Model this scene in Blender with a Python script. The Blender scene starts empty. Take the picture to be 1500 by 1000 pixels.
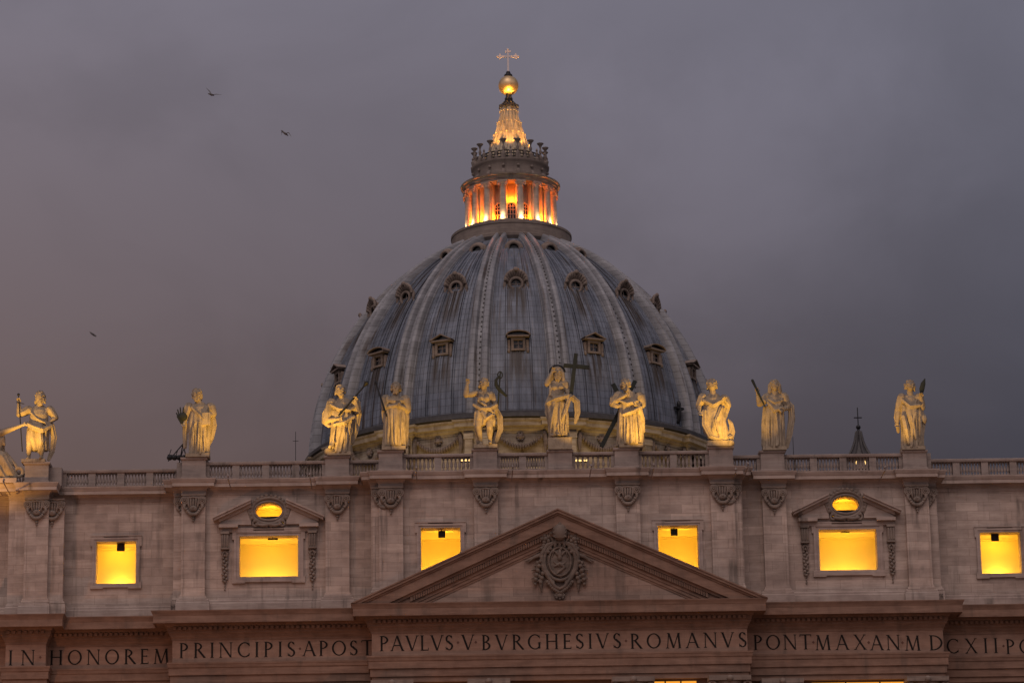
import bpy, math, random
from mathutils import Vector, Matrix
R = math.radians
PI = math.pi
random.seed(7)
scene = bpy.context.scene
col = scene.collection

# ------------------------------------------------------------------ camera
FPX, PITCH, YAW, ROLL = 4690.0, R(15.5), 0.0248, -0.0184
CAM = Vector((-10.0, -262.0, 1.7))
MROT = Matrix.Rotation(-YAW, 3, 'Z') @ Matrix.Rotation(PI/2 + PITCH, 3, 'X') @ Matrix.Rotation(ROLL, 3, 'Z')
cd = bpy.data.cameras.new('camera'); cam = bpy.data.objects.new('camera', cd); col.objects.link(cam)
cd.sensor_width = 36.0; cd.lens = FPX/1500*36; cd.clip_start = 1.0; cd.clip_end = 6000
cam.matrix_world = Matrix.Translation(CAM) @ MROT.to_4x4()
scene.camera = cam

def at(px, py, Y):
    "the point at depth Y seen at pixel px, py of the 1500 x 1000 photograph"
    d = MROT @ Vector(((px-750)/FPX, -(py-500)/FPX, -1.0))
    return CAM + d*((Y - CAM.y)/d.y)
def zat(px, py, Y): return at(px, py, Y).z
def xat(px, py, Y): return at(px, py, Y).x
PXM = 17.45                                       # pixels per metre at the facade

# ------------------------------------------------------------------ world: overcast dusk sky
world = bpy.data.worlds.new('World'); scene.world = world; world.use_nodes = True
def wnodes():
    nt = world.node_tree; nt.nodes.clear(); N = nt.nodes.new; L = nt.links.new
    out = N('ShaderNodeOutputWorld'); bg = N('ShaderNodeBackground'); L(bg.outputs[0], out.inputs[0])
    tc = N('ShaderNodeTexCoord'); sp = N('ShaderNodeSeparateXYZ'); L(tc.outputs['Generated'], sp.inputs[0])
    def rng(sock, a, b, c, d, smooth=False):
        m = N('ShaderNodeMapRange'); m.inputs[1].default_value = a; m.inputs[2].default_value = b
        m.inputs[3].default_value = c; m.inputs[4].default_value = d
        if smooth: m.interpolation_type = 'SMOOTHSTEP'
        L(sock, m.inputs[0]); return m.outputs[0]
    def mix(f, a, b, mode='MIX'):
        m = N('ShaderNodeMix'); m.data_type = 'RGBA'; m.blend_type = mode
        if isinstance(f, float): m.inputs[0].default_value = f
        else: L(f, m.inputs[0])
        for s, k in ((a, 6), (b, 7)):
            if isinstance(s, tuple): m.inputs[k].default_value = (*s, 1)
            else: L(s, m.inputs[k])
        return m.outputs[2]
    h = rng(sp.outputs[0], -.15, .20, 0, 1); v = rng(sp.outputs[2], .21, .37, 0, 1)
    low = mix(h, SKY['ll'], SKY['lr']); high = mix(h, SKY['ul'], SKY['ur'])
    sky = mix(v, low, high)
    # soft cloud bellies
    mp = N('ShaderNodeMapping'); L(tc.outputs['Generated'], mp.inputs[0]); mp.inputs['Scale'].default_value = (11, 11, 17)
    n = N('ShaderNodeTexNoise'); L(mp.outputs[0], n.inputs[0]); n.inputs['Scale'].default_value = 1.0
    n.inputs['Detail'].default_value = 5; n.inputs['Roughness'].default_value = .5; n.inputs['Distortion'].default_value = .5
    cl = rng(n.outputs[0], .32, .68, .93, 1.07, True)
    d0 = (MROT @ Vector(((1060-750)/FPX, -(290-500)/FPX, -1.0))).normalized()
    n2 = N('ShaderNodeTexNoise'); L(tc.outputs['Generated'], n2.inputs[0]); n2.inputs['Scale'].default_value = 22; n2.inputs['Detail'].default_value = 6; n2.inputs['Roughness'].default_value = .55
    ds = N('ShaderNodeVectorMath'); ds.operation = 'DISTANCE'; L(tc.outputs['Generated'], ds.inputs[0]); ds.inputs[1].default_value = d0
    sm = N('ShaderNodeMath'); sm.operation = 'MULTIPLY_ADD'; L(n2.outputs[0], sm.inputs[0]); sm.inputs[1].default_value = .11; L(ds.outputs['Value'], sm.inputs[2])
    bank = rng(sm.outputs[0], .135, .055, 1.0, 1.24, True)
    mu = N('ShaderNodeMath'); mu.operation = 'MULTIPLY'; L(cl, mu.inputs[0]); L(bank, mu.inputs[1]); cl = mu.outputs[0]
    hs = N('ShaderNodeHueSaturation'); L(sky, hs.inputs['Color']); L(cl, hs.inputs['Value'])
    # the eastern half of the sky, behind the camera, is brighter and bluer after sunset
    back = rng(sp.outputs[1], .45, -.75, 0, 1, True); up = rng(sp.outputs[2], .05, .65, .35, 1.0, True)
    hb = N('ShaderNodeHueSaturation'); hb.inputs['Color'].default_value = (*SKY['back'], 1); L(up, hb.inputs['Value'])
    res = mix(back, hs.outputs[0], hb.outputs[0])
    L(res, bg.inputs[0]); bg.inputs[1].default_value = 1.0
SKY = dict(ll=(.132,.083,.070), lr=(.045,.044,.058), ul=(.190,.172,.208), ur=(.148,.146,.188), back=(.68,.575,.60))
wnodes()

# the last glow of the sky, a broad soft light from behind the camera
sd = bpy.data.lights.new('sun', 'SUN'); sd.energy = 0.72; sd.angle = R(40); sd.color = (1, .80, .72)
sun = bpy.data.objects.new('sun', sd); col.objects.link(sun)
sun.rotation_euler = Vector((.25, 1.0, -1.3)).to_track_quat('-Z', 'Y').to_euler()

vs = scene.view_settings; vs.view_transform = 'Standard'; vs.look = 'None'; vs.exposure = 0; vs.gamma = 1
vs.use_curve_mapping = False

# ------------------------------------------------------------------ helpers
class MB:
    "collects faces; build() links them as ONE mesh object"
    def __init__(s): s.v = []; s.f = []; s.m = []; s.k = 0
    def add(s, vs, fs):
        o = len(s.v); s.v.extend([tuple(p) for p in vs])
        for f in fs: s.f.append([i+o for i in f]); s.m.append(s.k)
    def box(s, x0, x1, y0, y1, z0, z1):
        s.add([(x0,y0,z0),(x1,y0,z0),(x1,y1,z0),(x0,y1,z0),(x0,y0,z1),(x1,y0,z1),(x1,y1,z1),(x0,y1,z1)],
              [(0,1,5,4),(1,2,6,5),(2,3,7,6),(3,0,4,7),(4,5,6,7),(3,2,1,0)])
    def prism(s, poly, y0, y1):
        "polygon in x,z (counter-clockwise seen from the front) pushed back from y0 to y1"
        n = len(poly)
        s.add([(x,y0,z) for x, z in poly]+[(x,y1,z) for x, z in poly],
              [tuple(range(n)), tuple(range(2*n-1, n-1, -1))]+[(i+n, (i+1)%n+n, (i+1)%n, i) for i in range(n)])
    def lathe(s, prof, n=24, c=(0,0,0), a0=0, a1=2*PI):
        full = abs(a1-a0-2*PI) < 1e-6; k = n if full else n+1; q = len(prof)
        vs = []
        for i in range(k):
            a = a0+(a1-a0)*i/n
            for r, z in prof: vs.append((c[0]+r*math.sin(a), c[1]-r*math.cos(a), c[2]+z))
        fs = []
        for i in range(n):
            j = (i+1) % k
            for t in range(q-1): fs.append((i*q+t, j*q+t, j*q+t+1, i*q+t+1))
        s.add(vs, fs)
    def sweep(s, path, prof, closed=False):
        "profile (projection, z) swept along a plan path with mitres; outward is to the right of travel"
        n = len(path); q = len(prof); vs = []
        for i, (x, y) in enumerate(path):
            a = path[i-1] if (i or closed) else None; b = path[(i+1) % n] if (i < n-1 or closed) else None
            ns = []
            for p0, p1 in ((a, (x, y)), ((x, y), b)):
                if p0 is None or p1 is None: continue
                dx, dy = p1[0]-p0[0], p1[1]-p0[1]; l = math.hypot(dx, dy) or 1; ns.append((dy/l, -dx/l))
            if len(ns) == 1: m = ns[0]
            else:
                mx, my = ns[0][0]+ns[1][0], ns[0][1]+ns[1][1]; d = max(.2, 1+ns[0][0]*ns[1][0]+ns[0][1]*ns[1][1]); m = (mx/d, my/d)
            for p, z in prof: vs.append((x+m[0]*p, y+m[1]*p, z))
        fs = []
        for i in range(n if closed else n-1):
            j = (i+1) % n
            for t in range(q-1): fs.append((i*q+t, j*q+t, j*q+t+1, i*q+t+1))
        s.add(vs, fs)
    def tube(s, pts, rad, n=8, flat=1.0, ridge=0, rk=5, up=None, caps=True):
        "tube with rounded ends through pts; flat squashes it along `up`"
        pts = [Vector(p) for p in pts]
        rad = rad if isinstance(rad, (list, tuple)) else [rad]*len(pts)
        P, Q = list(pts), list(rad)
        if caps:
            d0 = (pts[0]-pts[1]).normalized(); d1 = (pts[-1]-pts[-2]).normalized()
            P = [pts[0]+d0*rad[0]*.98, pts[0]+d0*rad[0]*.7]+P+[pts[-1]+d1*rad[-1]*.7, pts[-1]+d1*rad[-1]*.98]
            Q = [rad[0]*.15, rad[0]*.7]+Q+[rad[-1]*.7, rad[-1]*.15]
        u0 = Vector(up) if up else Vector((0, 1, 0.01)); vs = []; m = len(P)
        for i in range(m):
            t = (P[min(i+1, m-1)]-P[max(i-1, 0)]).normalized()
            a = u0 - t*u0.dot(t)
            if a.length < 1e-3: a = Vector((1, .1, 0)) - t*t.x
            a.normalize(); b = t.cross(a)
            for k in range(n):
                w = 2*PI*k/n; rr = Q[i]*(1+ridge*math.cos(rk*w+i*.25))
                vs.append(P[i]+b*(math.cos(w)*rr)+a*(math.sin(w)*rr*flat))
        fs = [(i*n+k, i*n+(k+1)%n, (i+1)*n+(k+1)%n, (i+1)*n+k) for i in range(m-1) for k in range(n)]
        fs += [tuple(range(n-1, -1, -1)), tuple(range((m-1)*n, m*n))]
        s.add(vs, fs)
    def ball(s, c, r, n=10, m=7):
        r = r if isinstance(r, (tuple, list)) else (r, r, r); vs = [(c[0], c[1], c[2]-r[2])]
        for j in range(1, m):
            a = -PI/2+PI*j/m
            for i in range(n):
                b = 2*PI*i/n; vs.append((c[0]+r[0]*math.cos(a)*math.cos(b), c[1]+r[1]*math.cos(a)*math.sin(b), c[2]+r[2]*math.sin(a)))
        vs.append((c[0], c[1], c[2]+r[2])); e = len(vs)-1
        fs = [(0, 1+(i+1)%n, 1+i) for i in range(n)]+[(e, 1+(m-2)*n+i, 1+(m-2)*n+(i+1)%n) for i in range(n)]
        for j in range(m-2):
            for i in range(n): fs.append((1+j*n+i, 1+j*n+(i+1)%n, 1+(j+1)*n+(i+1)%n, 1+(j+1)*n+i))
        s.add(vs, fs)
    def ring(s, c, rx, rz, r, n=28, k=8, a0=0, a1=2*PI):
        "torus-like ring standing in the x,z plane"
        pts = [(c[0]+rx*math.cos(a0+(a1-a0)*i/n), c[1], c[2]+rz*math.sin(a0+(a1-a0)*i/n)) for i in range(n+1)]
        s.tube(pts, r, k, caps=False)
    def mesh(s, name, mats, smooth=None):
        me = bpy.data.meshes.new(name); me.from_pydata(s.v, [], s.f)
        for m in (mats if isinstance(mats, (list, tuple)) else [mats]): me.materials.append(m)
        if s.k or any(s.m): me.polygons.foreach_set('material_index', s.m)
        if smooth:
            me.polygons.foreach_set('use_smooth', [True]*len(me.polygons)); me.set_sharp_from_angle(angle=R(smooth))
        me.update(); return me
    def build(s, name, mats, parent=None, smooth=None, label=None):
        o = bpy.data.objects.new(name, s.mesh(name, mats, smooth)); col.objects.link(o)
        if parent: o.parent = parent
        if label: o['label'] = label
        return o
def tag(o, label=None, cat=None, group=None, kind=None):
    for k, v in (('label', label), ('category', cat), ('group', group), ('kind', kind)):
        if v: o[k] = v
    return o
def thing(name, label, cat, loc=(0,0,0), group=None):
    o = bpy.data.objects.new(name, None); col.objects.link(o); o.location = loc
    return tag(o, label, cat, group)
def dup(o, parent, loc=None, rz=None):
    "a copy of a part with copies of its sub-parts"
    c = o.copy(); col.objects.link(c); c.parent = parent
    if loc is not None: c.location = loc
    if rz is not None: c.rotation_euler = (0, 0, rz)
    for ch in list(o.children):
        g = ch.copy(); col.objects.link(g); g.parent = c
    return c
def light(name, kind, loc, power, color, parent=None, aim=None, size=.1, angle=40, blend=.5, sx=None, sy=None):
    d = bpy.data.lights.new(name, kind); d.energy = power; d.color = color
    if kind == 'SPOT': d.spot_size = R(angle); d.spot_blend = blend
    if kind == 'AREA': d.shape = 'RECTANGLE'; d.size = sx; d.size_y = sy
    else: d.shadow_soft_size = size
    o = bpy.data.objects.new(name, d); col.objects.link(o); o.location = loc
    if aim is not None: o.rotation_euler = (Vector(aim)-Vector(loc)).to_track_quat('-Z', 'Y').to_euler()
    if parent: o.parent = parent
    return o

# ------------------------------------------------------------------ materials
class NT:
    def __init__(s, name):
        s.m = bpy.data.materials.new(name); s.m.use_nodes = True; s.t = s.m.node_tree; s.t.nodes.clear()
        s.out = s.n('ShaderNodeOutputMaterial'); s.b = s.n('ShaderNodeBsdfPrincipled'); s.l(s.b.outputs[0], s.out.inputs[0])
    def n(s, k): return s.t.nodes.new(k)
    def l(s, a, b): s.t.links.new(a, b)
    def put(s, x, sock):
        if isinstance(x, (int, float)): sock.default_value = x
        elif isinstance(x, tuple): sock.default_value = (*x, 1) if len(x) == 3 and sock.type == 'RGBA' else x
        else: s.l(x, sock)
    def obj(s): return s.n('ShaderNodeTexCoord').outputs['Object']
    def geo(s): return s.n('ShaderNodeNewGeometry').outputs['Position']
    def mapv(s, v, scale, loc=(0,0,0)):
        m = s.n('ShaderNodeMapping'); s.l(v, m.inputs[0]); m.inputs['Scale'].default_value = scale; m.inputs['Location'].default_value = loc
        return m.outputs[0]
    def noise(s, v, sc, det=4, ro=.55, dist=0):
        n = s.n('ShaderNodeTexNoise'); s.l(v, n.inputs[0]); n.inputs['Scale'].default_value = sc
        n.inputs['Detail'].default_value = det; n.inputs['Roughness'].default_value = ro; n.inputs['Distortion'].default_value = dist
        return n.outputs[0]
    def rng(s, x, a, b, c=0, d=1, smooth=True):
        m = s.n('ShaderNodeMapRange'); s.put(x, m.inputs[0])
        if smooth: m.interpolation_type = 'SMOOTHSTEP'
        for i, q in enumerate((a, b, c, d)): m.inputs[i+1].default_value = q
        return m.outputs[0]
    def math(s, op, a, b=0., c=0.):
        m = s.n('ShaderNodeMath'); m.operation = op
        for i, q in enumerate((a, b, c)): s.put(q, m.inputs[i])
        return m.outputs[0]
    def mix(s, f, a, b, mode='MIX'):
        m = s.n('ShaderNodeMix'); m.data_type = 'RGBA'; m.blend_type = mode
        s.put(f, m.inputs[0]); s.put(a, m.inputs[6]); s.put(b, m.inputs[7]); return m.outputs[2]
    def sep(s, v):
        x = s.n('ShaderNodeSeparateXYZ'); s.l(v, x.inputs[0]); return x.outputs
    def comb(s, x, y, z):
        c = s.n('ShaderNodeCombineXYZ'); s.put(x, c.inputs[0]); s.put(y, c.inputs[1]); s.put(z, c.inputs[2]); return c.outputs[0]
    def bump(s, h, st=.3, dist=.1):
        b = s.n('ShaderNodeBump'); s.l(h, b.inputs['Height']); b.inputs['Strength'].default_value = st; b.inputs['Distance'].default_value = dist
        s.l(b.outputs[0], s.b.inputs['Normal'])
    def fin(s, colr, rough=.8, metal=0.):
        s.put(colr, s.b.inputs['Base Color']); s.put(rough, s.b.inputs['Roughness']); s.put(metal, s.b.inputs['Metallic']); return s.m

def stone(name, c0, c1, c2, ashlar=True, grime=.55, grime_col=(.07,.055,.045), course=.78):
    s = NT(name); g = s.geo(); x = s.sep(g)
    big = s.noise(g, .16, 4); mid = s.noise(g, .9, 6, .6)
    strata = s.noise(s.mapv(g, (.35, .35, 3.2)), 1.0, 5, .65)
    c = s.mix(s.rng(mid, .3, .7), c0, c1); c = s.mix(s.rng(strata, .42, .72, 0, .75), c, c2)
    c = s.mix(s.rng(big, .35, .7, 0, .45), c, s.mix(1.0, c, (.70,.64,.62), 'MULTIPLY'))
    h = s.mix(.5, strata, mid)
    if ashlar:
        br = s.n('ShaderNodeTexBrick'); s.l(s.comb(x[0], x[2], 0.), br.inputs[0])
        br.inputs['Scale'].default_value = 1.0; br.inputs['Brick Width'].default_value = 1.9; br.inputs['Row Height'].default_value = course
        br.inputs['Mortar Size'].default_value = .02; br.inputs['Mortar Smooth'].default_value = .3; br.inputs['Bias'].default_value = 0
        br.inputs['Color1'].default_value = (.80,.78,.77,1); br.inputs['Color2'].default_value = (1.16,1.14,1.12,1); br.inputs['Mortar'].default_value = (.62,.58,.55,1)
        c = s.mix(.8, c, br.outputs[0], 'MULTIPLY')
    # rain streaks and soot with shapes of their own
    st = s.noise(s.mapv(g, (1.1, 1.1, .10)), 1.0, 5, .6); pt = s.noise(g, .35, 3)
    f = s.math('MULTIPLY', s.rng(st, .50, .72, 0, grime), s.rng(pt, .38, .62))
    c = s.mix(f, c, grime_col)
    s.bump(h, .35, .08)
    return s.fin(c, .85)

M = {}
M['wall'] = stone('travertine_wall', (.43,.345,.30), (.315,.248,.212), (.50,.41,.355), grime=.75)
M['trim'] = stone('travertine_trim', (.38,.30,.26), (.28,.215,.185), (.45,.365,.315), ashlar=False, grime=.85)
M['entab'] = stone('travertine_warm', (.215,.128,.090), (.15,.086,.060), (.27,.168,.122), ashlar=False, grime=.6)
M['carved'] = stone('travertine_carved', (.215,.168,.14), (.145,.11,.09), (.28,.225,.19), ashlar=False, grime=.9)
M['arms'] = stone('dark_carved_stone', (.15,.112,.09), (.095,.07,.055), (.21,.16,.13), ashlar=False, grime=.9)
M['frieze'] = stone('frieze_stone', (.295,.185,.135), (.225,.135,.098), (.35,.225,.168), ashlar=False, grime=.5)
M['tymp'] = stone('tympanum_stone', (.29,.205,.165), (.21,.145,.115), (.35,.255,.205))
M['balus'] = stone('balustrade_stone', (.29,.23,.20), (.21,.165,.145), (.35,.285,.25), ashlar=False, grime=.95)
M['drum'] = stone('drum_stone', (.40,.34,.25), (.27,.21,.14), (.50,.44,.34), ashlar=True, grime=1.0, grime_col=(.10,.055,.025), course=.6)
M['lantern'] = stone('lantern_stone', (.22,.18,.155), (.16,.13,.115), (.28,.235,.20), ashlar=False, grime=.7)

def marble():
    s = NT('statue_stone'); g = s.geo()
    c = s.mix(s.rng(s.noise(g, 2.2, 6, .6), .3, .7), (.34,.27,.19), (.25,.195,.135))
    st = s.noise(s.mapv(g, (2.2, 2.2, .5)), 1.0, 5, .6)
    c = s.mix(s.rng(st, .53, .68, 0, .75), c, (.10,.08,.065))
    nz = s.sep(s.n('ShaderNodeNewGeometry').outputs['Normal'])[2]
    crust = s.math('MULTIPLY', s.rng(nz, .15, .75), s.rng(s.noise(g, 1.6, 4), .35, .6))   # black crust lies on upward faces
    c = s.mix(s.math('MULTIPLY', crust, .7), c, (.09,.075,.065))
    s.bump(s.noise(g, 5.5, 5, .65), .5, .1)
    return s.fin(c, .8)
M['statue'] = marble()

ZL, RHO, EXC, DR, ZOFF = 73.16, 32.12, 6.67, 25.45, 21.4       # dome shell: springing height, arc radius, arc offset, foot radius
def lead(name, rib=False):
    s = NT(name); o = s.obj(); x = s.sep(o); g = s.geo()
    v = s.math('MULTIPLY', s.math('ARCSINE', s.math('DIVIDE', s.math('SUBTRACT', x[2], ZL), RHO)), RHO)
    if rib: u = s.math('ADD', x[0], s.math('MULTIPLY', s.n('ShaderNodeObjectInfo').outputs['Random'], 37.0))
    else:
        a = s.math('ARCTAN2', x[0], s.math('MULTIPLY', x[1], -1.0)); u = s.math('MULTIPLY', a, 24.0)
    uv = s.comb(u, v, 0.)
    br = s.n('ShaderNodeTexBrick'); s.l(uv, br.inputs[0]); br.inputs['Scale'].default_value = 1
    br.offset = 0.0
    br.inputs['Brick Width'].default_value = 30.0 if rib else 1.55; br.inputs['Row Height'].default_value = .92
    br.inputs['Mortar Size'].default_value = .035; br.inputs['Mortar Smooth'].default_value = .4; br.inputs['Bias'].default_value = 0
    br.inputs['Color1'].default_value = (.86,.86,.86,1); br.inputs['Color2'].default_value = (1.12,1.12,1.12,1); br.inputs['Mortar'].default_value = (.34,.31,.30,1)
    n1 = s.noise(s.comb(s.math('MULTIPLY', u, .9), s.math('MULTIPLY', v, .22), 0.), 1.0, 6, .62)
    c = s.mix(s.rng(n1, .3, .7), (.078,.092,.122), (.172,.192,.238)) if not rib else s.mix(s.rng(n1, .3, .7), (.155,.157,.170), (.275,.278,.298))
    n2 = s.noise(s.comb(s.math('MULTIPLY', u, 2.6), s.math('MULTIPLY', v, .10), 3.), 1.0, 5, .6)
    c = s.mix(s.rng(n2, .53, .70, 0, .85), c, (.070,.050,.040))       # rusty brown run-off
    n3 = s.noise(s.comb(s.math('MULTIPLY', u, 3.4), s.math('MULTIPLY', v, .12), 9.), 1.0, 4, .6)
    c = s.mix(s.rng(n3, .60, .76, 0, .55), c, (.28,.28,.29))         # pale lime streaks
    c = s.mix(.85, c, br.outputs[0], 'MULTIPLY')
    if not rib:
        # dark run-off below the two dormer rows of each bay
        loc = s.math('SUBTRACT', s.math('FRACT', s.math('ADD', s.math('DIVIDE', a, 2*PI/16), .5)), .5)
        ab = s.math('ABSOLUTE', loc)
        nn = s.noise(s.comb(s.math('MULTIPLY', u, 2.3), s.math('MULTIPLY', v, .16), 5.), 1.0, 4, .6)
        for v0, v1, w in ((4.0, 10.6, .15), (13.5, 20.0, .17)):
            m = s.math('MULTIPLY', s.rng(ab, w, w*.55), s.math('MULTIPLY', s.rng(v, v0, v0+3.6), s.rng(v, v1+.3, v1)))
            m = s.math('MULTIPLY', m, s.rng(nn, .38, .54, 0, .95)); c = s.mix(m, c, (.045,.034,.028))
    s.bump(s.math('ADD', s.math('MULTIPLY', n1, .5), br.outputs['Fac']), -.5 if False else .35, .06)
    return s.fin(c, .55)
M['lead'] = lead('lead_sheet'); M['rib'] = lead('lead_rib', True)

def plain(name, c, rough=.6, metal=0., var=.25, sc=2.0, em=None, es=0):
    s = NT(name); n = s.noise(s.geo(), sc, 5)
    k = tuple(q*(1-var) for q in c)
    if em: s.b.inputs['Emission Color'].default_value = (*em, 1); s.b.inputs['Emission Strength'].default_value = es
    return s.fin(s.mix(s.rng(n, .3, .7), c, k), rough, metal)
M['bronze'] = plain('dark_bronze', (.018,.023,.017), .8, .1, .4)
M['iron'] = plain('black_iron', (.02,.02,.022), .5, .5)
M['gilt'] = plain('weathered_gilding', (.62,.46,.26), .42, .75, .2)
M['pale'] = plain('pale_gilt_metal', (.72,.61,.57), .6, .1, .1)
M['letter'] = plain('black_inlay', (.008,.005,.004), .95)
M['glass'] = plain('dark_glass', (.012,.013,.018), .15)
M['plaster'] = plain('room_plaster', (.78,.69,.38), .9, 0, .06, .6)
M['hatch'] = plain('dark_vent', (.02,.012,.006), .8)
M['orange'] = plain('lantern_plaster', (.46,.36,.28), .85, 0, .3, .8)
M['lens'] = plain('warm_glow', (.8,.7,.5), .3, em=(1,.62,.20), es=1.5)
M['litpane'] = plain('lit_pane', (.6,.4,.2), .5, em=(1,.40,.03), es=.85)
M['roof'] = plain('roof_tile', (.16,.11,.09), .85, 0, .4, .8)
M['stonepave'] = plain('basalt_paving', (.07,.068,.066), .7, 0, .4, .7)
M['lampgrey'] = plain('lamp_paint', (.24,.19,.17), .6)
M['gull'] = plain('gull_plumage', (.16,.15,.15), .8, 0, .4, 6)
M['darklead'] = plain('cupola_lead', (.052,.047,.047), .55, .2, .4)

# ------------------------------------------------------------------ ground
g = MB(); g.box(-1500, 1500, -1500, 1500, -1.0, 0.0)
tag(g.build('piazza_ground', M['stonepave']), kind='structure')

# ------------------------------------------------------------------ the facade
YC, YI, YO, YP = 0.0, 1.9, 4.2, 2.6               # planes: centre, inner bays, outer bays, end pavilion pier
fac = thing('basilica_facade', 'long travertine church front with inscription, pediment, attic windows lit yellow and balustrade', 'church facade')
def sym(pl, pr, py, Y): return (abs(xat(pl, py, Y)) + abs(xat(pr, py-3, Y)))/2
xC = sym(550, 1100, 940, YC)                      # half width of the centre block (entablature)
xI = sym(255, 1385, 950, YI)                      # outer edge of the inner bays
xP0, xP1 = -xat(67, 960, YP), -xat(8, 960, YP)    # end pier
XEND = xP1 + 4.0
P5, P4, P3, P2 = sym(713, 921, 740, -.4), sym(575, 1061, 740, -.4), sym(497.5, 1137.5, 740, YI-.4), sym(286, 1346, 745, YI-.4)
P1 = -xat(53, 800, YP-.4)
HW = 1.0                                          # pilaster half width

Zac1 = zat(636, 690, -.85); Zac0 = zat(636, 701, -.8); Zbed = zat(636, 713, 0)
Zcap = Zbed - .02; Zbal1 = zat(640, 663.5, -.2); Zped = zat(575, 659.5, -.6)
Zk1 = zat(620, 882, -1.6); Zk0 = zat(620, 900, -1.6); Zden = zat(620, 911, -.7); Zbm = zat(620, 926, -.1)
Zfr0 = zat(620, 960, 0); Zf1 = zat(620, 968, 0); Zf2 = zat(620, 978.5, 0); Zf3 = zat(620, 990, 0); Zar0 = zat(620, 998, 0)
Zab = Zk1 - .05                                    # attic wall foot

# attic wall, one piece per bay, each with its window opening
def wall(name, x0, x1, z0, z1, Y, Yb, holes, mat=M['wall']):
    m = MB(); xs = sorted({x0, x1} | {h[0] for h in holes} | {h[1] for h in holes})
    for a, b in zip(xs, xs[1:]):
        hs = sorted([(h[2], h[3]) for h in holes if h[0] <= a+1e-6 and h[1] >= b-1e-6]); z = z0
        for h0, h1 in hs: m.box(a, b, Y, Yb, z, h0); z = h1
        m.box(a, b, Y, Yb, z, z1)
    return m.build(name, mat, fac)
def opening(pa, pb, Y):
    a, b = at(*pa, Y), at(*pb, Y); return (a.x, b.x, b.z, a.z)
W_OL = opening((141.5, 793.5), (198.5, 854.0), YO); W_OR = opening((1435, 780), (1497, 839), YO)
W_L = opening((351, 785.5), (436.5, 843.5), YI); W_R = opening((1199, 776), (1286, 834), YI)
W_CL = opening((616.5, 773.5), (675, 834), YC); W_CR = opening((963.5, 770), (1024, 831), YC)
TH = .9
def oval_rect(px, py, Y):
    c = at(px, py, Y); return c, (c.x-1.32, c.x+1.32, c.z-1.0, c.z+1.0)
OVL, ovl = oval_rect(394, 748.5, YI); OVR, ovr = oval_rect(1238.5, 739, YI)
wall('attic_wall', -xC, xC, Zab, Zac0+.2, YC, YC+TH, [W_CL, W_CR])
wall('attic_wall', -xI, -xC, Zab, Zac0+.2, YI, YI+TH, [W_L, ovl])
wall('attic_wall', xC, xI, Zab, Zac0+.2, YI, YI+TH, [W_R, ovr])
wall('attic_wall', -xP0, -xI, Zab, Zac0+.2, YO, YO+TH, [W_OL])
wall('attic_wall', xI, xP0, Zab, Zac0+.2, YO, YO+TH, [W_OR])
wall('attic_wall', -xP1, -xP0, Zab, Zac0+.2, YP, YO+TH, [])
wall('attic_wall', xP0, xP1, Zab, Zac0+.2, YP, YO+TH, [])
wall('attic_wall', -XEND-8, -xP1, Zab, Zac0+.2, YO, YO+TH, [])
wall('attic_wall', xP1, XEND+8, Zab, Zac0+.2, YO, YO+TH, [])
# dado course along the foot of the attic
def zig(segs):
    p = []
    for x0, x1, y in segs: p += [(x0, y), (x1, y)]
    return p
SECT = [(-XEND-8, -xP1, YO), (-xP1, -xP0, YP), (-xP0, -xI, YO), (-xI, -xC, YI), (-xC, xC, YC), (xC, xI, YI), (xI, xP0, YO), (xP0, xP1, YP), (xP1, XEND+8, YO)]
PIL = [(-P1, YP), (-P2, YI), (-P3, YI), (-P4, YC), (-P5, YC), (P5, YC), (P4, YC), (P3, YI), (P2, YI), (P1, YP)]
def with_breaks(segs, marks, d, hw):
    out = []
    for x0, x1, y in segs:
        ms = sorted(m for m, yy in marks if x0 < m < x1); x = x0
        for m in ms:
            if m-hw > x: out.append((x, m-hw, y))
            out.append((max(x, m-hw), min(x1, m+hw), y-d)); x = m+hw
        if x < x1: out.append((x, x1, y))
    return out
pd = .42                                           # pilaster projection
brk = with_breaks(SECT, PIL, pd, HW)
m = MB(); m.sweep(zig(with_breaks(SECT, PIL, pd+.12, HW+.25)), [(0, Zab), (.16, Zab), (.16, Zab+.85), (.10, Zab+.95), (.10, Zab+1.08), (0, Zab+1.2)])
m.build('attic_plinth', M['trim'], fac)
# attic cornice
ac = [(0, Zbed-.05), (.05, Zbed-.05), (.05, Zbed+.28), (.11, Zbed+.30), (.11, Zac0-.12), (.22, Zac0-.04), (.26, Zac0+.04), (.72, Zac0+.06), (.74, Zac0+.01), (.76, Zac0+.01), (.76, Zac0+.30),
      (.80, Zac0+.33), (.88, Zac0+.50), (.92, Zac1-.04), (.92, Zac1+.02), (-.6, Zac1+.10)]
m = MB(); m.sweep(zig(brk), ac); m.build('attic_cornice', M['trim'], fac)

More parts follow.
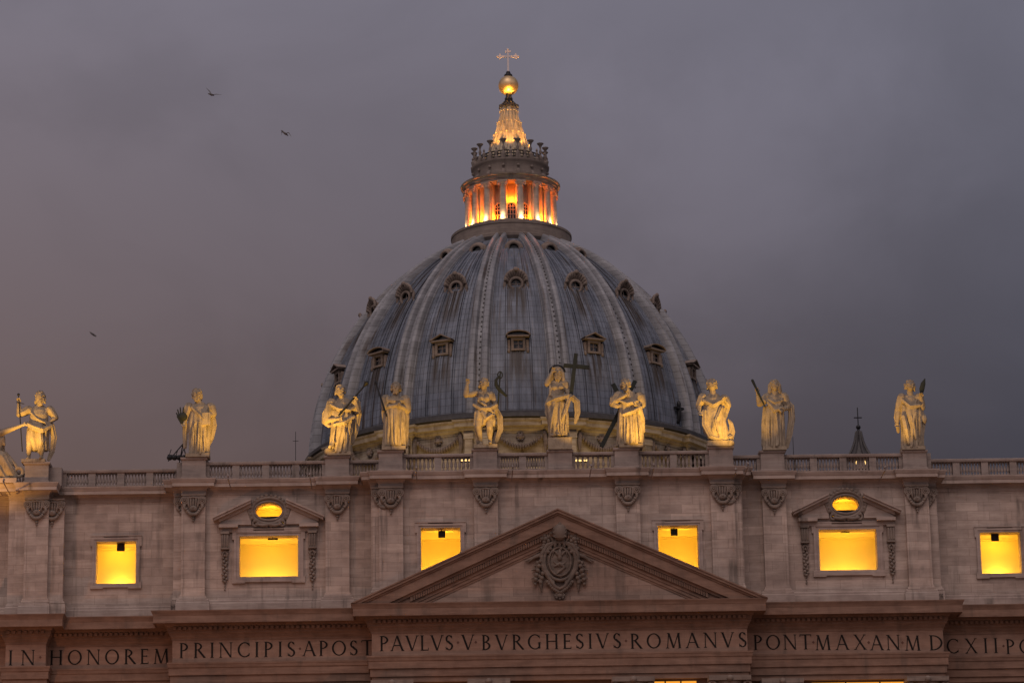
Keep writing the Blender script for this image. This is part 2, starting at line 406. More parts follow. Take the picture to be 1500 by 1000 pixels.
# pilasters with carved capitals
def make_pilaster():
    h0 = Zab+1.0; m = MB(); w = HW
    m.box(-w, w, -pd, .3, h0, Zcap)
    for a, b in ((-w, -w+.2), (w-.2, w)): m.box(a, b, -pd-.05, -pd+.02, h0+.5, Zcap-2.6)      # raised edges of the sunk panel
    m.box(-w+.2, w-.2, -pd-.05, -pd+.02, h0+.5, h0+.7)
    m.sweep([(-w, .2), (-w, -pd), (w, -pd), (w, .2)], [(0, h0+.6), (.07, h0+.55), (.07, h0+.42), (.15, h0+.36), (.17, h0+.2), (.12, h0+.14), (.24, h0+.1), (.24, h0-.9), (0, h0-.9)])
    p = m.build('pilaster', M['wall'], fac)
    c = MB(); z = Zcap; f = -pd
    c.box(-1.02, 1.02, f-.28, f+.1, z-.16, z-.02); c.box(-.94, .94, f-.2, f+.1, z-.3, z-.16)
    for s in (-1, 1):
        for t, (rr, k) in enumerate(((.30, .085), (.17, .075))): c.ring((s*.74, f-.20-.05*t, z-.58), rr, rr, k, 16, 6)
        c.ball((s*.74, f-.28, z-.58), .09)
        c.tube([(s*.74, f-.15, z-.85), (s*.78, f-.2, z-1.1), (s*.66, f-.22, z-1.35)], [.15, .13, .08])
    for i in range(5): c.tube([(-.44+.22*i, f-.16, z-.38), (-.44+.22*i, f-.22, z-.72), (-.44*.8+.22*.8*i, f-.17, z-1.12)], [.10, .10, .085], 7)
    c.tube([(-.55, f-.12, z-.36), (0, f-.24, z-.30), (.55, f-.12, z-.36)], .09, 7)
    c.ball((0, f-.22, z-1.28), (.34, .2, .26)); c.ball((0, f-.32, z-1.2), (.14, .14, .16))
    n = 13
    for i in range(n):
        t = i/(n-1)*2-1; zz = z-1.0-.78*(1-abs(t)**2.6)
        c.ball((t*.72, f-.14-.1*(1-abs(t)), zz), .13+.05*(1-abs(t)), 7, 5)
    for i, rr in enumerate((.14, .09)): c.ball((0, f-.10, z-2.08-.22*i), (rr, rr, .13), 7, 5)
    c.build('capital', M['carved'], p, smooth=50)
    return p
pil0 = make_pilaster(); first = True
spots = [(x, y) for x, y in PIL]
side = [(-P4-.55, YC+.24), (P4+.55, YC+.24), (-P2-.6, YI+.5), (P2+.75, YI+.5), (-P1+1.25, YP+.4), (P1-1.25, YP+.4)]   # half pilasters behind the end ones
for x, y in spots+side:
    if first: pil0.location = (x, y, 0); first = False
    else: dup(pil0, fac, (x, y, 0))

# ---- windows: a stone surround, a real room behind the opening, lit by a lamp on its floor
def surround(name, o, Y, big=False):
    x0, x1, z0, z1 = o; m = MB(); w = .34 if not big else .46; e = .14
    def jamb(s, d, a, b):
        m.box(x0-b, x0-a, Y-d, Y+.05, z0-b, z1+b); m.box(x1+a, x1+b, Y-d, Y+.05, z0-b, z1+b)
        m.box(x0-a, x1+a, Y-d, Y+.05, z1+a, z1+b); m.box(x0-a, x1+a, Y-d, Y+.05, z0-b, z0-a)
    jamb(0, .13, .012, w*.55); jamb(0, .20, w*.55, w)
    for sx in (-1, 1):                               # ears at the corners
        xe = x0-w if sx < 0 else x1+w
        for zz0, zz1 in ((z1+w-.75, z1+w+.10), (z0-w-.10, z0-w+.45)):
            m.box(min(xe, xe+sx*e), max(xe, xe+sx*e), Y-.19, Y+.05, zz0, zz1)
            m.box(min(xe-sx*.95, xe), max(xe-sx*.95, xe), Y-.192, Y+.05, z1+w if zz0 > z0+1 else zz0, zz1 if zz0 > z0+1 else z0-w)
    m.sweep([(x0-w-e, Y), (x1+w+e, Y)], [(0, z1+w+.10), (.24, z1+w+.10), (.24, z1+w+.17), (0, z1+w+.17)])
    return m.build(name, M['trim'], fac)
def room(par, o, Y, depth, hot, spread, hatch=None, slim=False):
    x0, x1, z0, z1 = o; yb = Y+depth; ya = Y+TH+.01; m = MB(); e = 1.6
    zf = z0-.55; zc = z1+.02
    m.add([(x0-e, ya, zf), (x1+e, ya, zf), (x1+e, yb, zf), (x0-e, yb, zf), (x0-e, ya, zc), (x1+e, ya, zc), (x1+e, yb, zc), (x0-e, yb, zc)],
          [(0,1,2,3), (7,6,5,4), (3,2,6,7), (0,3,7,4), (2,1,5,6)])
    m.box(x0-e+.05, x1+e-.05, yb-.10, yb-.003, zc-.16, zc-.003)      # picture rail under the ceiling
    m.build('lit_room', M['plaster'], par)
    cx = (x0+x1)/2
    if spread: light('room_lamp', 'AREA', (cx, yb-.9, zf+.05), hot, (1, .51, .040), par, aim=(cx, yb-.55, zf+3), sx=(x1-x0)*.8, sy=.35)
    else: light('room_lamp', 'POINT', (cx+.15, yb-.65, z0+.12), hot*.8, (1, .56, .05), par, size=.28)
    light('ceiling_lamp', 'AREA', (cx, ya+.5, zc-.03), hot*.5, (1, .47, .026), par, aim=(cx, yb, zf+1.2), sx=(x1-x0)*.7, sy=.25)
    if hatch:
        px, py, w, h = hatch; c = at(px, py, Y+.55); b = MB(); b.box(c.x-w/2, c.x+w/2, Y+.5, Y+.62, c.z-h/2, c.z+h/2)
        b.box(c.x-.03, c.x+.03, Y+.53, Y+.59, c.z+h/2, z1 + .01)
        b.build('vent_box', M['hatch'], par)
for o, Y, d, p, sp, ht in ((W_OL, YO, 2.9, 230, False, (177, 801, .66, .66)), (W_OR, YO, 2.9, 230, False, (1457.5, 786.5, .66, .66)),
                       (W_CL, YC, 4.6, 165, True, (647, 782, .58, .58)), (W_CR, YC, 4.6, 165, True, (987.5, 779, .58, .58)),
                       (W_L, YI, 3.4, 165, True, (399.5, 789, .85, .13)), (W_R, YI, 3.4, 165, True, (1238, 779, .75, .06))):
    w = surround('window', o, Y, o in (W_L, W_R)); room(w, o, Y, d, p, sp, ht)

# the two great attic windows: oval light in a broken pediment, consoles with hanging garlands
def great(o, ov, Y):
    x0, x1, z0, z1 = o; c = ov; yb = Y+.30; rx, rz = 1.12, .70
    m = MB(); k = 40                                  # oval opening cut in the slab that fills the wall behind the wreath
    ell = [(c.x+rx*math.cos(2*PI*i/k), c.z+rz*math.sin(2*PI*i/k)) for i in range(k)]
    def rect(i):
        a = 2*PI*i/k; ca, sa = math.cos(a), math.sin(a); t = min(1.32/abs(ca) if abs(ca) > 1e-6 else 9, 1.0/abs(sa) if abs(sa) > 1e-6 else 9)
        return (c.x+t*ca, c.z+t*sa)
    rc = [rect(i) for i in range(k)]
    vs = [(x, Y-.02, z) for x, z in ell]+[(x, Y-.02, z) for x, z in rc]+[(x, Y+TH, z) for x, z in ell]
    fs = [(i, i+k, (i+1) % k+k, (i+1) % k) for i in range(k)]+[(i, (i+1) % k, (i+1) % k+2*k, i+2*k) for i in range(k)]
    m.add(vs, fs); par = m.build('oval_window', M['trim'], fac)
    m = MB(); m.ring((c.x, Y-.12, c.z), rx+.12, rz+.12, .13, 40, 8)
    m.ring((c.x, Y-.16, c.z), rx+.33, rz+.42, .17, 40, 8)
    for i in range(26):                               # leafy wreath
        a = 2*PI*i/26; m.ball((c.x+(rx+.47)*math.cos(a), Y-.22, c.z+(rz+.60)*math.sin(a)), (.17, .14, .17), 7, 5)
    for s in (-1, 1):
        m.ring((c.x+s*1.12, Y-.22, c.z-1.08), .22, .22, .10, 14, 6)
        m.tube([(c.x+s*1.05, Y-.25, c.z-1.15), (c.x+s*.5, Y-.3, c.z-1.28), (c.x, Y-.28, c.z-1.18)], [.12, .16, .13])
        m.tube([(c.x+s*1.5, Y-.2, c.z+.7), (c.x+s*1.72, Y-.22, c.z), (c.x+s*1.5, Y-.2, c.z-.8)], [.10, .15, .10])
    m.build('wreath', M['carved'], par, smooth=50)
    e = 1.0; m = MB(); ya = Y+TH+.01; yd = Y+2.6; z2 = c.z+rz+.05; zb = c.z-.45
    m.add([(c.x-2, ya, zb), (c.x+2, ya, zb), (c.x+2, yd, zb), (c.x-2, yd, zb), (c.x-2, ya, z2), (c.x+2, ya, z2), (c.x+2, yd, z2), (c.x-2, yd, z2)],
          [(0,1,2,3), (7,6,5,4), (3,2,6,7), (0,3,7,4), (2,1,5,6)]); m.build('lit_room', M['plaster'], par)
    light('room_lamp', 'AREA', (c.x, ya+.5, zb+.03), 60, (1, .45, .03), par, aim=(c.x, ya+.9, zb+3), sx=1.8, sy=.3)
    m = MB(); m.box(c.x-1.3, c.x+1.3, Y+.42, Y+.5, c.z-.75, c.z-.36); m.build('sill_board', M['hatch'], par)
    # broken pediment
    xa = x0-2.22; xb = c.x-1.48
    za = zat(312, 757, Y-.7) if c.x < 0 else zat(1162, 748, Y-.7)
    zt = za + (xb-xa)*.47
    for s in (1, -1):
        pm = MB()
        def X(x): return c.x+s*(x-c.x)
        def poly(v0, v1, d, xs=xa):
            z_a = za+(xs-xa)*.47
            q = [(X(xs), z_a-v1), (X(xb), zt-v1), (X(xb), zt-v0), (X(xs), z_a-v0)]
            if s < 0: q = q[::-1]
            pm.prism(q, Y-d, Y+.1)
        poly(0, .15, .95); poly(.15, .36, .82, xa+.08); poly(.36, .62, .45, xa+.5); 
        q = [(X(xa+.55), za-.58), (X(xb), za-.58), (X(xb), zt-.55), (X(xa+.6), za-.36)]
        pm.prism(q if s > 0 else q[::-1], Y-.28, Y+.1)
        a, b = sorted((X(xa+.5), X(xa+2.1))); pm.box(a, b, Y-.62, Y+.1, za-.86, za-.585)
        a, b = sorted((X(xa+.6), X(xb+.2))); pm.box(a, b, Y-.22, Y+.1, za-1.2, za-.862)
        pm.build('broken_pediment', M['trim'], fac)
    for s in (-1, 1):
        xx = (x0-.46-.75) if s < 0 else (x1+.46+.75); zt2 = za-1.2; m = MB()
        m.box(xx-.36, xx+.36, Y-.55, Y+.05, zt2-.20, zt2-.005); m.box(xx-.32, xx+.32, Y-.40, Y+.05, zt2-1.35, zt2-.20)
        for i in range(3): m.tube([(xx-.2+.2*i, Y-.42, zt2-.3), (xx-.2+.2*i, Y-.40, zt2-1.25)], .075, 6)
        m.box(xx-.36, xx+.36, Y-.50, Y+.05, zt2-1.5, zt2-1.352)
        for t in (-1, 1): m.tube([(xx, Y-.2, zt2-1.6), (xx+t*.22, Y-.25, zt2-1.85), (xx+t*.12, Y-.2, zt2-2.15)], [.10, .13, .05], 6)
        for i in range(22):
            m.ball((xx+.15*math.sin(i*2.4), Y-.14-.08*math.cos(i*2.4), zt2-2.0-.105*i), .12+.04*math.sin(PI*i/22), 6, 5)
        for i in range(3): m.ball((xx, Y-.08, zt2-4.35-.25*i), (.07, .07, .12), 6, 5)
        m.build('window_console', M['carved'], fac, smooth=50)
great(W_L, OVL, YI); great(W_R, OVR, YI)

# ---- balustrade and pedestals
def pedestal(x, Y, w, z1, py0=None):
    m = MB(); m.box(x-w, x+w, Y-.45, Y+1.2, Zac1+.05, z1)
    m.sweep([(x-w, Y+1.2), (x-w, Y-.45), (x+w, Y-.45), (x+w, Y+1.2), ], [(0, Zac1+.05), (.10, Zac1+.06), (.10, Zac1+.30), (0, Zac1+.36)])
    m.sweep([(x-w, Y+1.2), (x-w, Y-.45), (x+w, Y-.45), (x+w, Y+1.2)], [(0, z1-.20), (.10, z1-.14), (.13, z1-.06), (.13, z1+.04), (-w*.98, z1+.05)])
    return m.build('pedestal', M['balus'], fac)
PEDW = 1.0
peds = [(-P1-.1, YP), (-P2, YI), (-P3, YI), (-P4, YC), (-P5, YC), (xat(820, 650, -.3), YC), (P5, YC), (P4, YC), (P3, YI), (P2, YI), (P1+.1, YP)]
Zpl = {}
for i, (x, y) in enumerate(peds):
    z1 = zat(*[(50, 678), (290, 671), (497, 668.5), (577, 660.5), (713, 658), (820, 660), (921, 657), (1055, 655), (1135, 661), (1337, 660.5), (1337, 660.5)][i], y-.3)
    Zpl[i] = z1; pedestal(x, y, PEDW, z1)
def baluster_prof(h):
    return [(0, 0), (.13, 0), (.13, .08*h), (.07, .12*h), (.06, .18*h), (.125, .32*h), (.13, .40*h), (.085, .62*h), (.06, .76*h), (.06, .80*h), (.10, .84*h), (.075, .88*h), (.12, .92*h), (.12, h), (0, h)]
def balustrade(x0, x1, Y):
    n = max(1, round((x1-x0)/2.45)); st = (x1-x0)/n; zb = Zac1+.10; zr = Zbal1-.30; pw = .30
    m = MB(); Yb = Y+.55
    m.box(x0, x1, Y-.02, Yb, zb-.04, zb+.16)
    m.sweep([(x0, Y-.02), (x1, Y-.02)], [(0, zr), (.07, zr+.02), (.09, zr+.10), (.09, zr+.22), (.04, Zbal1-.02), (-.3, Zbal1), (-.61, Zbal1-.04), (-.61, zr), (0, zr)])
    for i in range(n+1):
        a = max(x0, x0+i*st-pw); b = min(x1, x0+i*st+pw); m.box(a, b, Y-.005, Yb-.03, zb+.162, zr+.005)
    par = m.build('balustrade', M['balus'], fac)
    for i in range(n):
        r = MB(); a, b = x0+i*st+pw, x0+(i+1)*st-pw; k = 7; h = zr-zb-.16
        for j in range(k): r.lathe(baluster_prof(h), 8, (a+(b-a)*(j+.5)/k, Y+.25, zb+.16))
        r.build('baluster_row', M['balus'], par, smooth=40)
pp = sorted(peds)
def segs_between():
    for (xa, ya), (xb, yb) in zip(pp, pp[1:]):
        a, b = xa+PEDW, xb-PEDW
        if abs(ya-yb) < .01: yield a, b, ya
        elif {ya, yb} == {YC, YI}: yield a, b, YI           # between the third and fourth pedestal
        else:
            if xa < 0: yield a+1.0, b-.5, YO
            else: yield a+.5, b-1.0, YO
for a, b, y in segs_between(): balustrade(a, b, y)
for s in (-1, 1):                                         # solid blocks beside the outer pedestals
    m = MB(); a, b = sorted((s*(P1+.1-PEDW), s*(P1+.1-PEDW-1.02))); m.box(a+.01, b-.01, YP+.35, YO+.5, Zac1+.05, Zbal1-.05); m.build('parapet_block', M['balus'], fac)
    m = MB(); a, b = sorted((s*(P2+PEDW+.51), s*(P2+PEDW))); m.box(a+.01, b-.01, YI+.3, YO+.5, Zac1+.05, Zbal1+.05); m.build('parapet_block', M['balus'], fac)
    balustrade(*sorted((s*(P1+1.1), s*(P1+6.0))), YO)

# ---- main entablature
ent = [(0, Zbm-.02), (.05, Zbm-.02), (.06, Zbm+.14), (.16, Zbm+.30), (.20, Zbm+.42), (.28, Zden-.24), (.34, Zden-.16), (.34, Zden-.04), (.42, Zden), (.42, Zk0-.16), (.55, Zk0-.14), (.60, Zk0+.05), (1.40, Zk0+.09), (1.42, Zk0), (1.50, Zk0),
       (1.50, Zk0+.58), (1.52, Zk0+.62), (1.58, Zk0+.78), (1.68, Zk1-.05), (1.68, Zk1), (0, Zk1+.12)]
LOW = [(x0, x1, y) for x0, x1, y in SECT]
m = MB(); m.sweep(zig(LOW), ent)
for x0, x1, y in LOW:                                      # dentils
    n = int((x1-x0)/.42)
    if x0 < -60 or x1 > 60: continue
    for i in range(n):
        x = x0+(x1-x0)*(i+.5)/n; m.box(x-.13, x+.13, y-.62, y-.40, Zden+.03, Zk0-.17)
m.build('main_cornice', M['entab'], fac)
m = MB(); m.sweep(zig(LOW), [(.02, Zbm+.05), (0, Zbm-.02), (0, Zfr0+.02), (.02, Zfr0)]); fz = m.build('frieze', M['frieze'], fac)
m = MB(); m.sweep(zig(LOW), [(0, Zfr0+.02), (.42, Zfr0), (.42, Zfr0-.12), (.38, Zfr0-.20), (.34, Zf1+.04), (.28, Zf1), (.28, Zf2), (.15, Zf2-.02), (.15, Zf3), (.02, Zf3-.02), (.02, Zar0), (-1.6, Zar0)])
m.build('architrave', M['entab'], fac)

# inscription: Roman capitals from strokes
T, t_ = .125, .058
def L_(x1, y1, x2, y2, w): return ('L', x1, y1, x2, y2, w)
def A_(cx, cy, rx, ry, a0, a1): return ('A', cx, cy, rx, ry, a0, a1)
def S_(x, y, w=.26): return ('S', x, y, w)
def stem(x, w=T): return [L_(x, 0, x, 1, w), S_(x, 0), S_(x, 1)]
GL = {
 'I': (.30, stem(.15)),
 'N': (.92, [L_(.13,0,.13,1,t_), L_(.13,1,.80,0,T), L_(.80,0,.80,1,t_), S_(.13,0,.22), S_(.08,1,.18), S_(.80,1,.22)]),
 'H': (.92, stem(.16)+stem(.76)+[L_(.16,.52,.76,.52,t_)]),
 'O': (1.02, [A_(.51,.5,.43,.47,0,360)]),
 'R': (.80, stem(.16)+[A_(.24,.75,.30,.22,-90,90), L_(.16,.97,.26,.97,t_), L_(.16,.53,.26,.53,t_), L_(.34,.52,.74,.02,T), S_(.76,0,.14)]),
 'E': (.62, stem(.16)+[L_(.16,.97,.54,.97,t_), L_(.16,.52,.48,.52,t_), L_(.16,.03,.57,.03,t_), L_(.53,1,.53,.86,.04), L_(.56,0,.56,.15,.04), L_(.47,.46,.47,.58,.04)]),
 'M': (1.08, [L_(.13,0,.22,1,t_), L_(.22,1,.53,.02,T), L_(.53,.02,.86,1,t_), L_(.86,1,.94,0,T), S_(.13,0,.22), S_(.94,0,.24), S_(.18,1,.16), S_(.90,1,.14)]),
 'P': (.66, stem(.16)+[A_(.24,.73,.32,.24,-90,90), L_(.16,.97,.26,.97,t_), L_(.16,.49,.26,.49,t_)]),
 'C': (.86, [A_(.50,.5,.43,.47,48,312), L_(.78,.93,.80,.74,.045), L_(.78,.07,.80,.26,.045)]),
 'S': (.60, [A_(.29,.74,.20,.23,35,250), A_(.29,.26,.22,.23,-145,70), L_(.20,.60,.40,.40,T), L_(.45,.96,.47,.79,.045), L_(.09,.05,.08,.23,.045)]),
 'A': (.90, [L_(.09,0,.43,1,t_), L_(.43,1,.80,0,T), L_(.22,.36,.66,.36,t_), S_(.08,0,.22), S_(.81,0,.24)]),
 'T': (.82, [L_(.41,0,.41,1,T), S_(.41,0), L_(.05,.97,.77,.97,t_), L_(.06,1,.04,.85,.04), L_(.76,1,.78,.85,.04)]),
 'V': (.86, [L_(.09,1,.44,0,T), L_(.44,0,.77,1,t_), S_(.08,1,.24), S_(.78,1,.20)]),
 'L': (.62, stem(.16)+[L_(.16,.03,.56,.03,t_), L_(.55,0,.57,.18,.04)]),
 'B': (.68, stem(.16)+[A_(.24,.75,.27,.22,-90,90), A_(.24,.27,.33,.245,-90,90), L_(.16,.97,.26,.97,t_), L_(.16,.52,.26,.52,t_), L_(.16,.03,.26,.03,t_)]),
 'G': (.92, [A_(.50,.5,.43,.47,48,318), L_(.78,.93,.80,.74,.045), L_(.79,.06,.79,.42,T), S_(.79,.42,.24)]),
 'X': (.88, [L_(.12,1,.76,0,T), L_(.74,1,.12,0,t_), S_(.12,1,.22), S_(.76,0,.22), S_(.74,1,.20), S_(.12,0,.20)]),
 'D': (.96, stem(.16)+[A_(.26,.5,.60,.47,-90,90), L_(.16,.97,.28,.97,t_), L_(.16,.03,.28,.03,t_)]),
}
def word(txt, pa, pb, py, Y, H=1.26):
    "letters of height H, their feet at pixel row py, spread between pixel columns pa and pb"
    x0, x1 = xat(pa, py, Y), xat(pb, py, Y); z0 = zat((pa+pb)/2, py, Y)
    ws = [GL[c][0]*H for c in txt]; gap = ((x1-x0)-sum(ws))/max(1, len(txt)-1) if len(txt) > 1 else 0; x = x0; k = 0
    for c, w in zip(txt, ws):
        m = MB()
        for p in GL[c][1]:
            d = Y-.020-.0015*(k % 9); k += 1
            if p[0] == 'L':
                _, a, b, e, f, wd = p; dx, dy = e-a, f-b
                l = math.hypot(dx, dy); nx, ny = -dy/l*wd/2, dx/l*wd/2
                if abs(dy) > .5 and abs(dx) > .1: nx, ny = -math.copysign(wd/2*1.06, dy), 0.0     # slanted strokes end level
                q = [(a+nx, b+ny), (a-nx, b-ny), (e-nx, f-ny), (e+nx, f+ny)]
            elif p[0] == 'S':
                _, a, b, wd = p; h = .035 if b < .5 else -.035
                q = [(a-wd/2, b), (a+wd/2, b), (a+wd*.22, b+h*1.5), (a-wd*.22, b+h*1.5)]
            else:
                _, cx, cy, rx, ry, a0, a1 = p; n = 22; o_, i_ = [], []
                for i in range(n+1):
                    a = R(a0+(a1-a0)*i/n); th = t_+(T-t_)*abs(math.cos(a))**1.3
                    ca, sa = math.cos(a), math.sin(a); o_.append((cx+(rx+th*.3)*ca, cy+(ry+.03)*sa)); i_.append((cx+(rx-th*.7)*ca, cy+(ry+.03-th)*sa))
                vs = [(x+u*H, d, z0+v*H) for u, v in o_]+[(x+u*H, d, z0+v*H) for u, v in i_]
                m.add(vs, [(i, i+1, i+n+2, i+n+1) for i in range(n)]); continue
            ar = sum(q[i][0]*q[(i+1) % 4][1]-q[(i+1) % 4][0]*q[i][1] for i in range(4))
            if ar < 0: q = q[::-1]
            m.prism([(x+u*H, z0+v*H) for u, v in q], d, Y+.03)
        x += w+gap; m.build('inscription_letter', M['letter'], fz)
def dot(px, py, Y):
    c = at(px, py-11, Y); m = MB(); s = .13; m.prism([(c.x-s, c.z), (c.x, c.z-s), (c.x+s*.9, c.z), (c.x, c.z+s)], Y-.02, Y+.03)
    m.build('word_dot', M['dotcol'], fz)
M['dotcol'] = plain('red_brown_inlay', (.11,.04,.025), .7)
for w in (('IN', 12, 51, 973.5, YP), ('HONOREM', 72, 248, 972.3, YO), ('PRINCIPIS', 262, 433.5, 962, YI), ('APOST', 443, 547, 959.5, YI),
          ('PAVLVS', 555.5, 665, 952.2, YC), ('V', 676, 692, 951, YC), ('BVRGHESIVS', 705, 911, 950, YC), ('ROMANVS', 923, 1095, 948.2, YC),
          ('PONT', 1103.5, 1189.5, 950.8, YI), ('MAX', 1194, 1270, 951, YI), ('AN', 1275, 1319, 951.3, YI), ('MD', 1325.5, 1382.5, 951.8, YI),
          ('CXII', 1386.5, 1462.5, 956, YO), ('PO', 1473.5, 1515, 957, YO)): word(*w)
for d in ((59, 973, YP), (439.5, 960.5, YI), (671, 951.5, YC), (697, 951, YC), (917, 949, YC), (1191.5, 951, YI), (1272.5, 951.2, YI), (1322, 951.5, YI), (1470, 956.5, YO)): dot(*d)

# ---- pediment
ap = at(820, 744, -1.72); zb_ = Zk1+.02
xl = xC+1.66; slope = (ap.z-zb_)/xl
def rake(v0, v1, d, m, dz=0.0):
    for s in (-1, 1):
        a0 = (ap.z-v0-zb_)/slope; a1 = (ap.z-v1-zb_)/slope
        q = [(-a0, zb_), (-a1, zb_), (0, ap.z-v1), (0, ap.z-v0)]
        if s > 0: q = [(-x, z) for x, z in q][::-1]
        m.prism(q, -d, .4)
m = MB(); rake(0, .12, 1.78, m); rake(.12, .34, 1.70, m); rake(.34, .50, 1.56, m); rake(.50, 1.38, 1.46, m); rake(1.38, 1.62, 1.22, m); rake(1.62, 2.10, 1.02, m); rake(2.10, 2.34, 1.0, m); rake(2.34, 2.62, .92, m); rake(2.62, 2.80, .85, m)
n = 62                                                     # dentils on the slope
for s in (-1, 1):
    x_end = (ap.z-2.05-zb_)/slope
    for i in range(n-2):
        x = .35+(x_end-.35)*i/n; w = .26
        z_ = lambda xx, v: ap.z-v-slope*xx
        q = [(-x-w, z_(x+w, 2.04)), (-x, z_(x, 2.04)), (-x, z_(x, 1.66)), (-x-w, z_(x+w, 1.66))]
        if s > 0: q = [(-a, b) for a, b in q][::-1]
        m.prism(q, -1.18, -1.0)
m.build('raking_cornice', M['entab'], fac)
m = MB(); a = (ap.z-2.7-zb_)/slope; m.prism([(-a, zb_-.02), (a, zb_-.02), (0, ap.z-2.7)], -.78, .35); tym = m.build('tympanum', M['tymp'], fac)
# coat of arms carved in the tympanum
def arms():
    m = MB(); Y = -.84
    def P(px, py, d=0.): d *= .7; v = at(px, py, Y-d); return (v.x, Y-d, v.z)
    u = 1/PXM
    c = P(820, 823); m.ball((c[0], Y, c[2]), (1.25, .30, 1.55), 20, 12)
    m.ring((c[0], Y-.28, c[2]), .92, 1.2, .10, 30, 6)
    m.ring((c[0], Y-.22, c[2]+.05), 1.30, 1.62, .15, 30, 8)
    for s in (-1, 1):                                       # scrolled cartouche edge
        m.tube([P(820+s*4, 793, .3), P(820+s*18, 797, .35), P(820+s*27, 812, .3), P(820+s*24, 832, .3), P(820+s*16, 846, .35), P(820+s*8, 858, .4), P(820, 862, .4)], [.15, .17, .20, .19, .18, .16, .14])
        q = P(820+s*21, 803, .4); m.ring(q, .26, .26, .10, 14, 6)
        q = P(820+s*12, 853, .42); m.ring(q, .20, .20, .09, 12, 6)
        # keys behind the tiara, cherub heads and ribbons
        m.tube([P(820+s*4, 800, .2), P(820+s*14, 786, .3), P(820+s*20, 778, .3)], .13)
        for a in range(5): q = P(820+s*(21+5*math.cos(a*1.256)), 789+5*math.sin(a*1.256), .35); m.ball(q, .20, 8, 6)
        q = P(820+s*21, 789, .42); m.ball(q, .22)
        for a in range(6): q = P(820+s*(20+6*math.cos(a*1.05)), 803+6*math.sin(a*1.05), .3); m.ball(q, .19, 8, 6)
        q = P(820+s*13, 781, .3); m.ball(q, .22)
        m.tube([P(820+s*26, 812, .2), P(820+s*36, 815, .22), P(820+s*46, 823, .12)], [.2, .17, .05])
        m.tube([P(820+s*36, 815, .2), P(820+s*50, 822, .1)], [.12, .04])
        for k in range(16):                                 # hanging fruit
            q = P(820+s*(28+5*math.sin(k*2.2)+.2*k), 822+2.2*k, .25+.1*math.cos(k*2.2)); m.ball(q, .20 if k < 13 else .14, 7, 5)
        for k in range(5): m.tube([P(820+s*31, 826+6*k, .2), P(820+s*(38+k % 2*3), 829+6*k, .2)], [.14, .05], 6)
        m.tube([P(820+s*28, 850, .2), P(820+s*27, 866, .15)], [.2, .05])
        for k in range(7): q = P(820+s*(18-2.6*k), 852+3.2*k-.12*k*k, .3); m.ball(q, .19, 7, 5)
    # tiara
    q = P(820, 779, .75); m.ball(q, (.62, .42, .72), 16, 10)
    for dy in (785, 779.5, 774): q = P(820, dy, 1.1); m.ring((q[0], q[1], q[2]), .52, .08, .06, 20, 6)
    q = P(820, 766.5, .9); m.ball(q, .13)
    for s in (-1, 0, 1): m.tube([P(820+s*5, 790, .3), P(820+s*7, 800, .4)], [.16, .12])
    q = P(820, 872, .3); m.ball(q, (.30, .2, .22))
    for a in range(8): q = P(820+6*math.cos(a*.785), 872+4*math.sin(a*.785), .25); m.ball(q, .15, 7, 5)
    # relief on the shield: a bird above, a coiled beast below
    m.tube([P(820, 806, .42), P(820, 818, .42)], [.13, .20]); q = P(821.5, 803.5, .45); m.ball(q, .12)
    for s in (-1, 1): m.tube([P(820+s*3, 812, .42), P(820+s*9, 806, .40), P(820+s*11, 815, .36)], [.13, .12, .05])
    m.tube([P(813, 829, .40), P(820, 825, .42), P(827, 830, .42), P(820, 836, .42), P(814, 841, .4), P(822, 845, .38)], [.10, .17, .15, .14, .11, .05])
    for s in (-1, 1): m.tube([P(820+s*2, 828, .42), P(820+s*9, 822, .40)], [.12, .05])
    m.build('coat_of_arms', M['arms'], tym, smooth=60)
arms()

# ---- lower storeys (below the picture): wall, giant columns, lit loggia windows
WL = []
holes = {}
lw = [(986, 68, YC), (652, 68, YC), (820, 80, YC), (1264, 150, YI), (372, 150, YI)]
bays = {'C': [], 'L': [], 'R': []}
for px, w, Y in lw:
    c = at(px, 996.5 if Y == YC else 996.2, Y+.5); hw = w/PXM/2
    bays['C' if Y == YC else ('L' if px < 500 else 'R')].append((c.x-hw, c.x+hw, Zar0-7.5, Zar0-(.55 if px in (652, 820) else .13)))
yw = .55
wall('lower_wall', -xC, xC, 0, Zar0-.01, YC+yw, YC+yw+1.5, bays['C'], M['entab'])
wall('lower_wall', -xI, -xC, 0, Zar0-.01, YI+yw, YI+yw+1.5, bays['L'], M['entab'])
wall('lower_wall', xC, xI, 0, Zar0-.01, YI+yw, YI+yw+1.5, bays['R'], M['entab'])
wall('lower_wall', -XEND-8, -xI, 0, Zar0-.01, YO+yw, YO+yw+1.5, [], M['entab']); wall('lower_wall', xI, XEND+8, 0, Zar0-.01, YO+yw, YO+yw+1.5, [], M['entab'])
for k, Y in (('C', YC), ('L', YI), ('R', YI)):
    for x0, x1, z0, z1 in bays[k]:
        m = MB(); m.box(x0+.01, x1-.01, Y+yw+.12, Y+yw+.2, z0, z1-.004); p = m.build('loggia_window', M['litpane'], fac)
        m = MB(); d = Y+yw+.06
        for i in range(1, 3): m.box(x0+(x1-x0)*i/3-.06, x0+(x1-x0)*i/3+.06, d, d+.05, z0, z1)
        m.box(x0+.02, x1-.02, d-.01, d+.04, z0+4, z0+4.12); m.build('window_bars', M['hatch'], p)
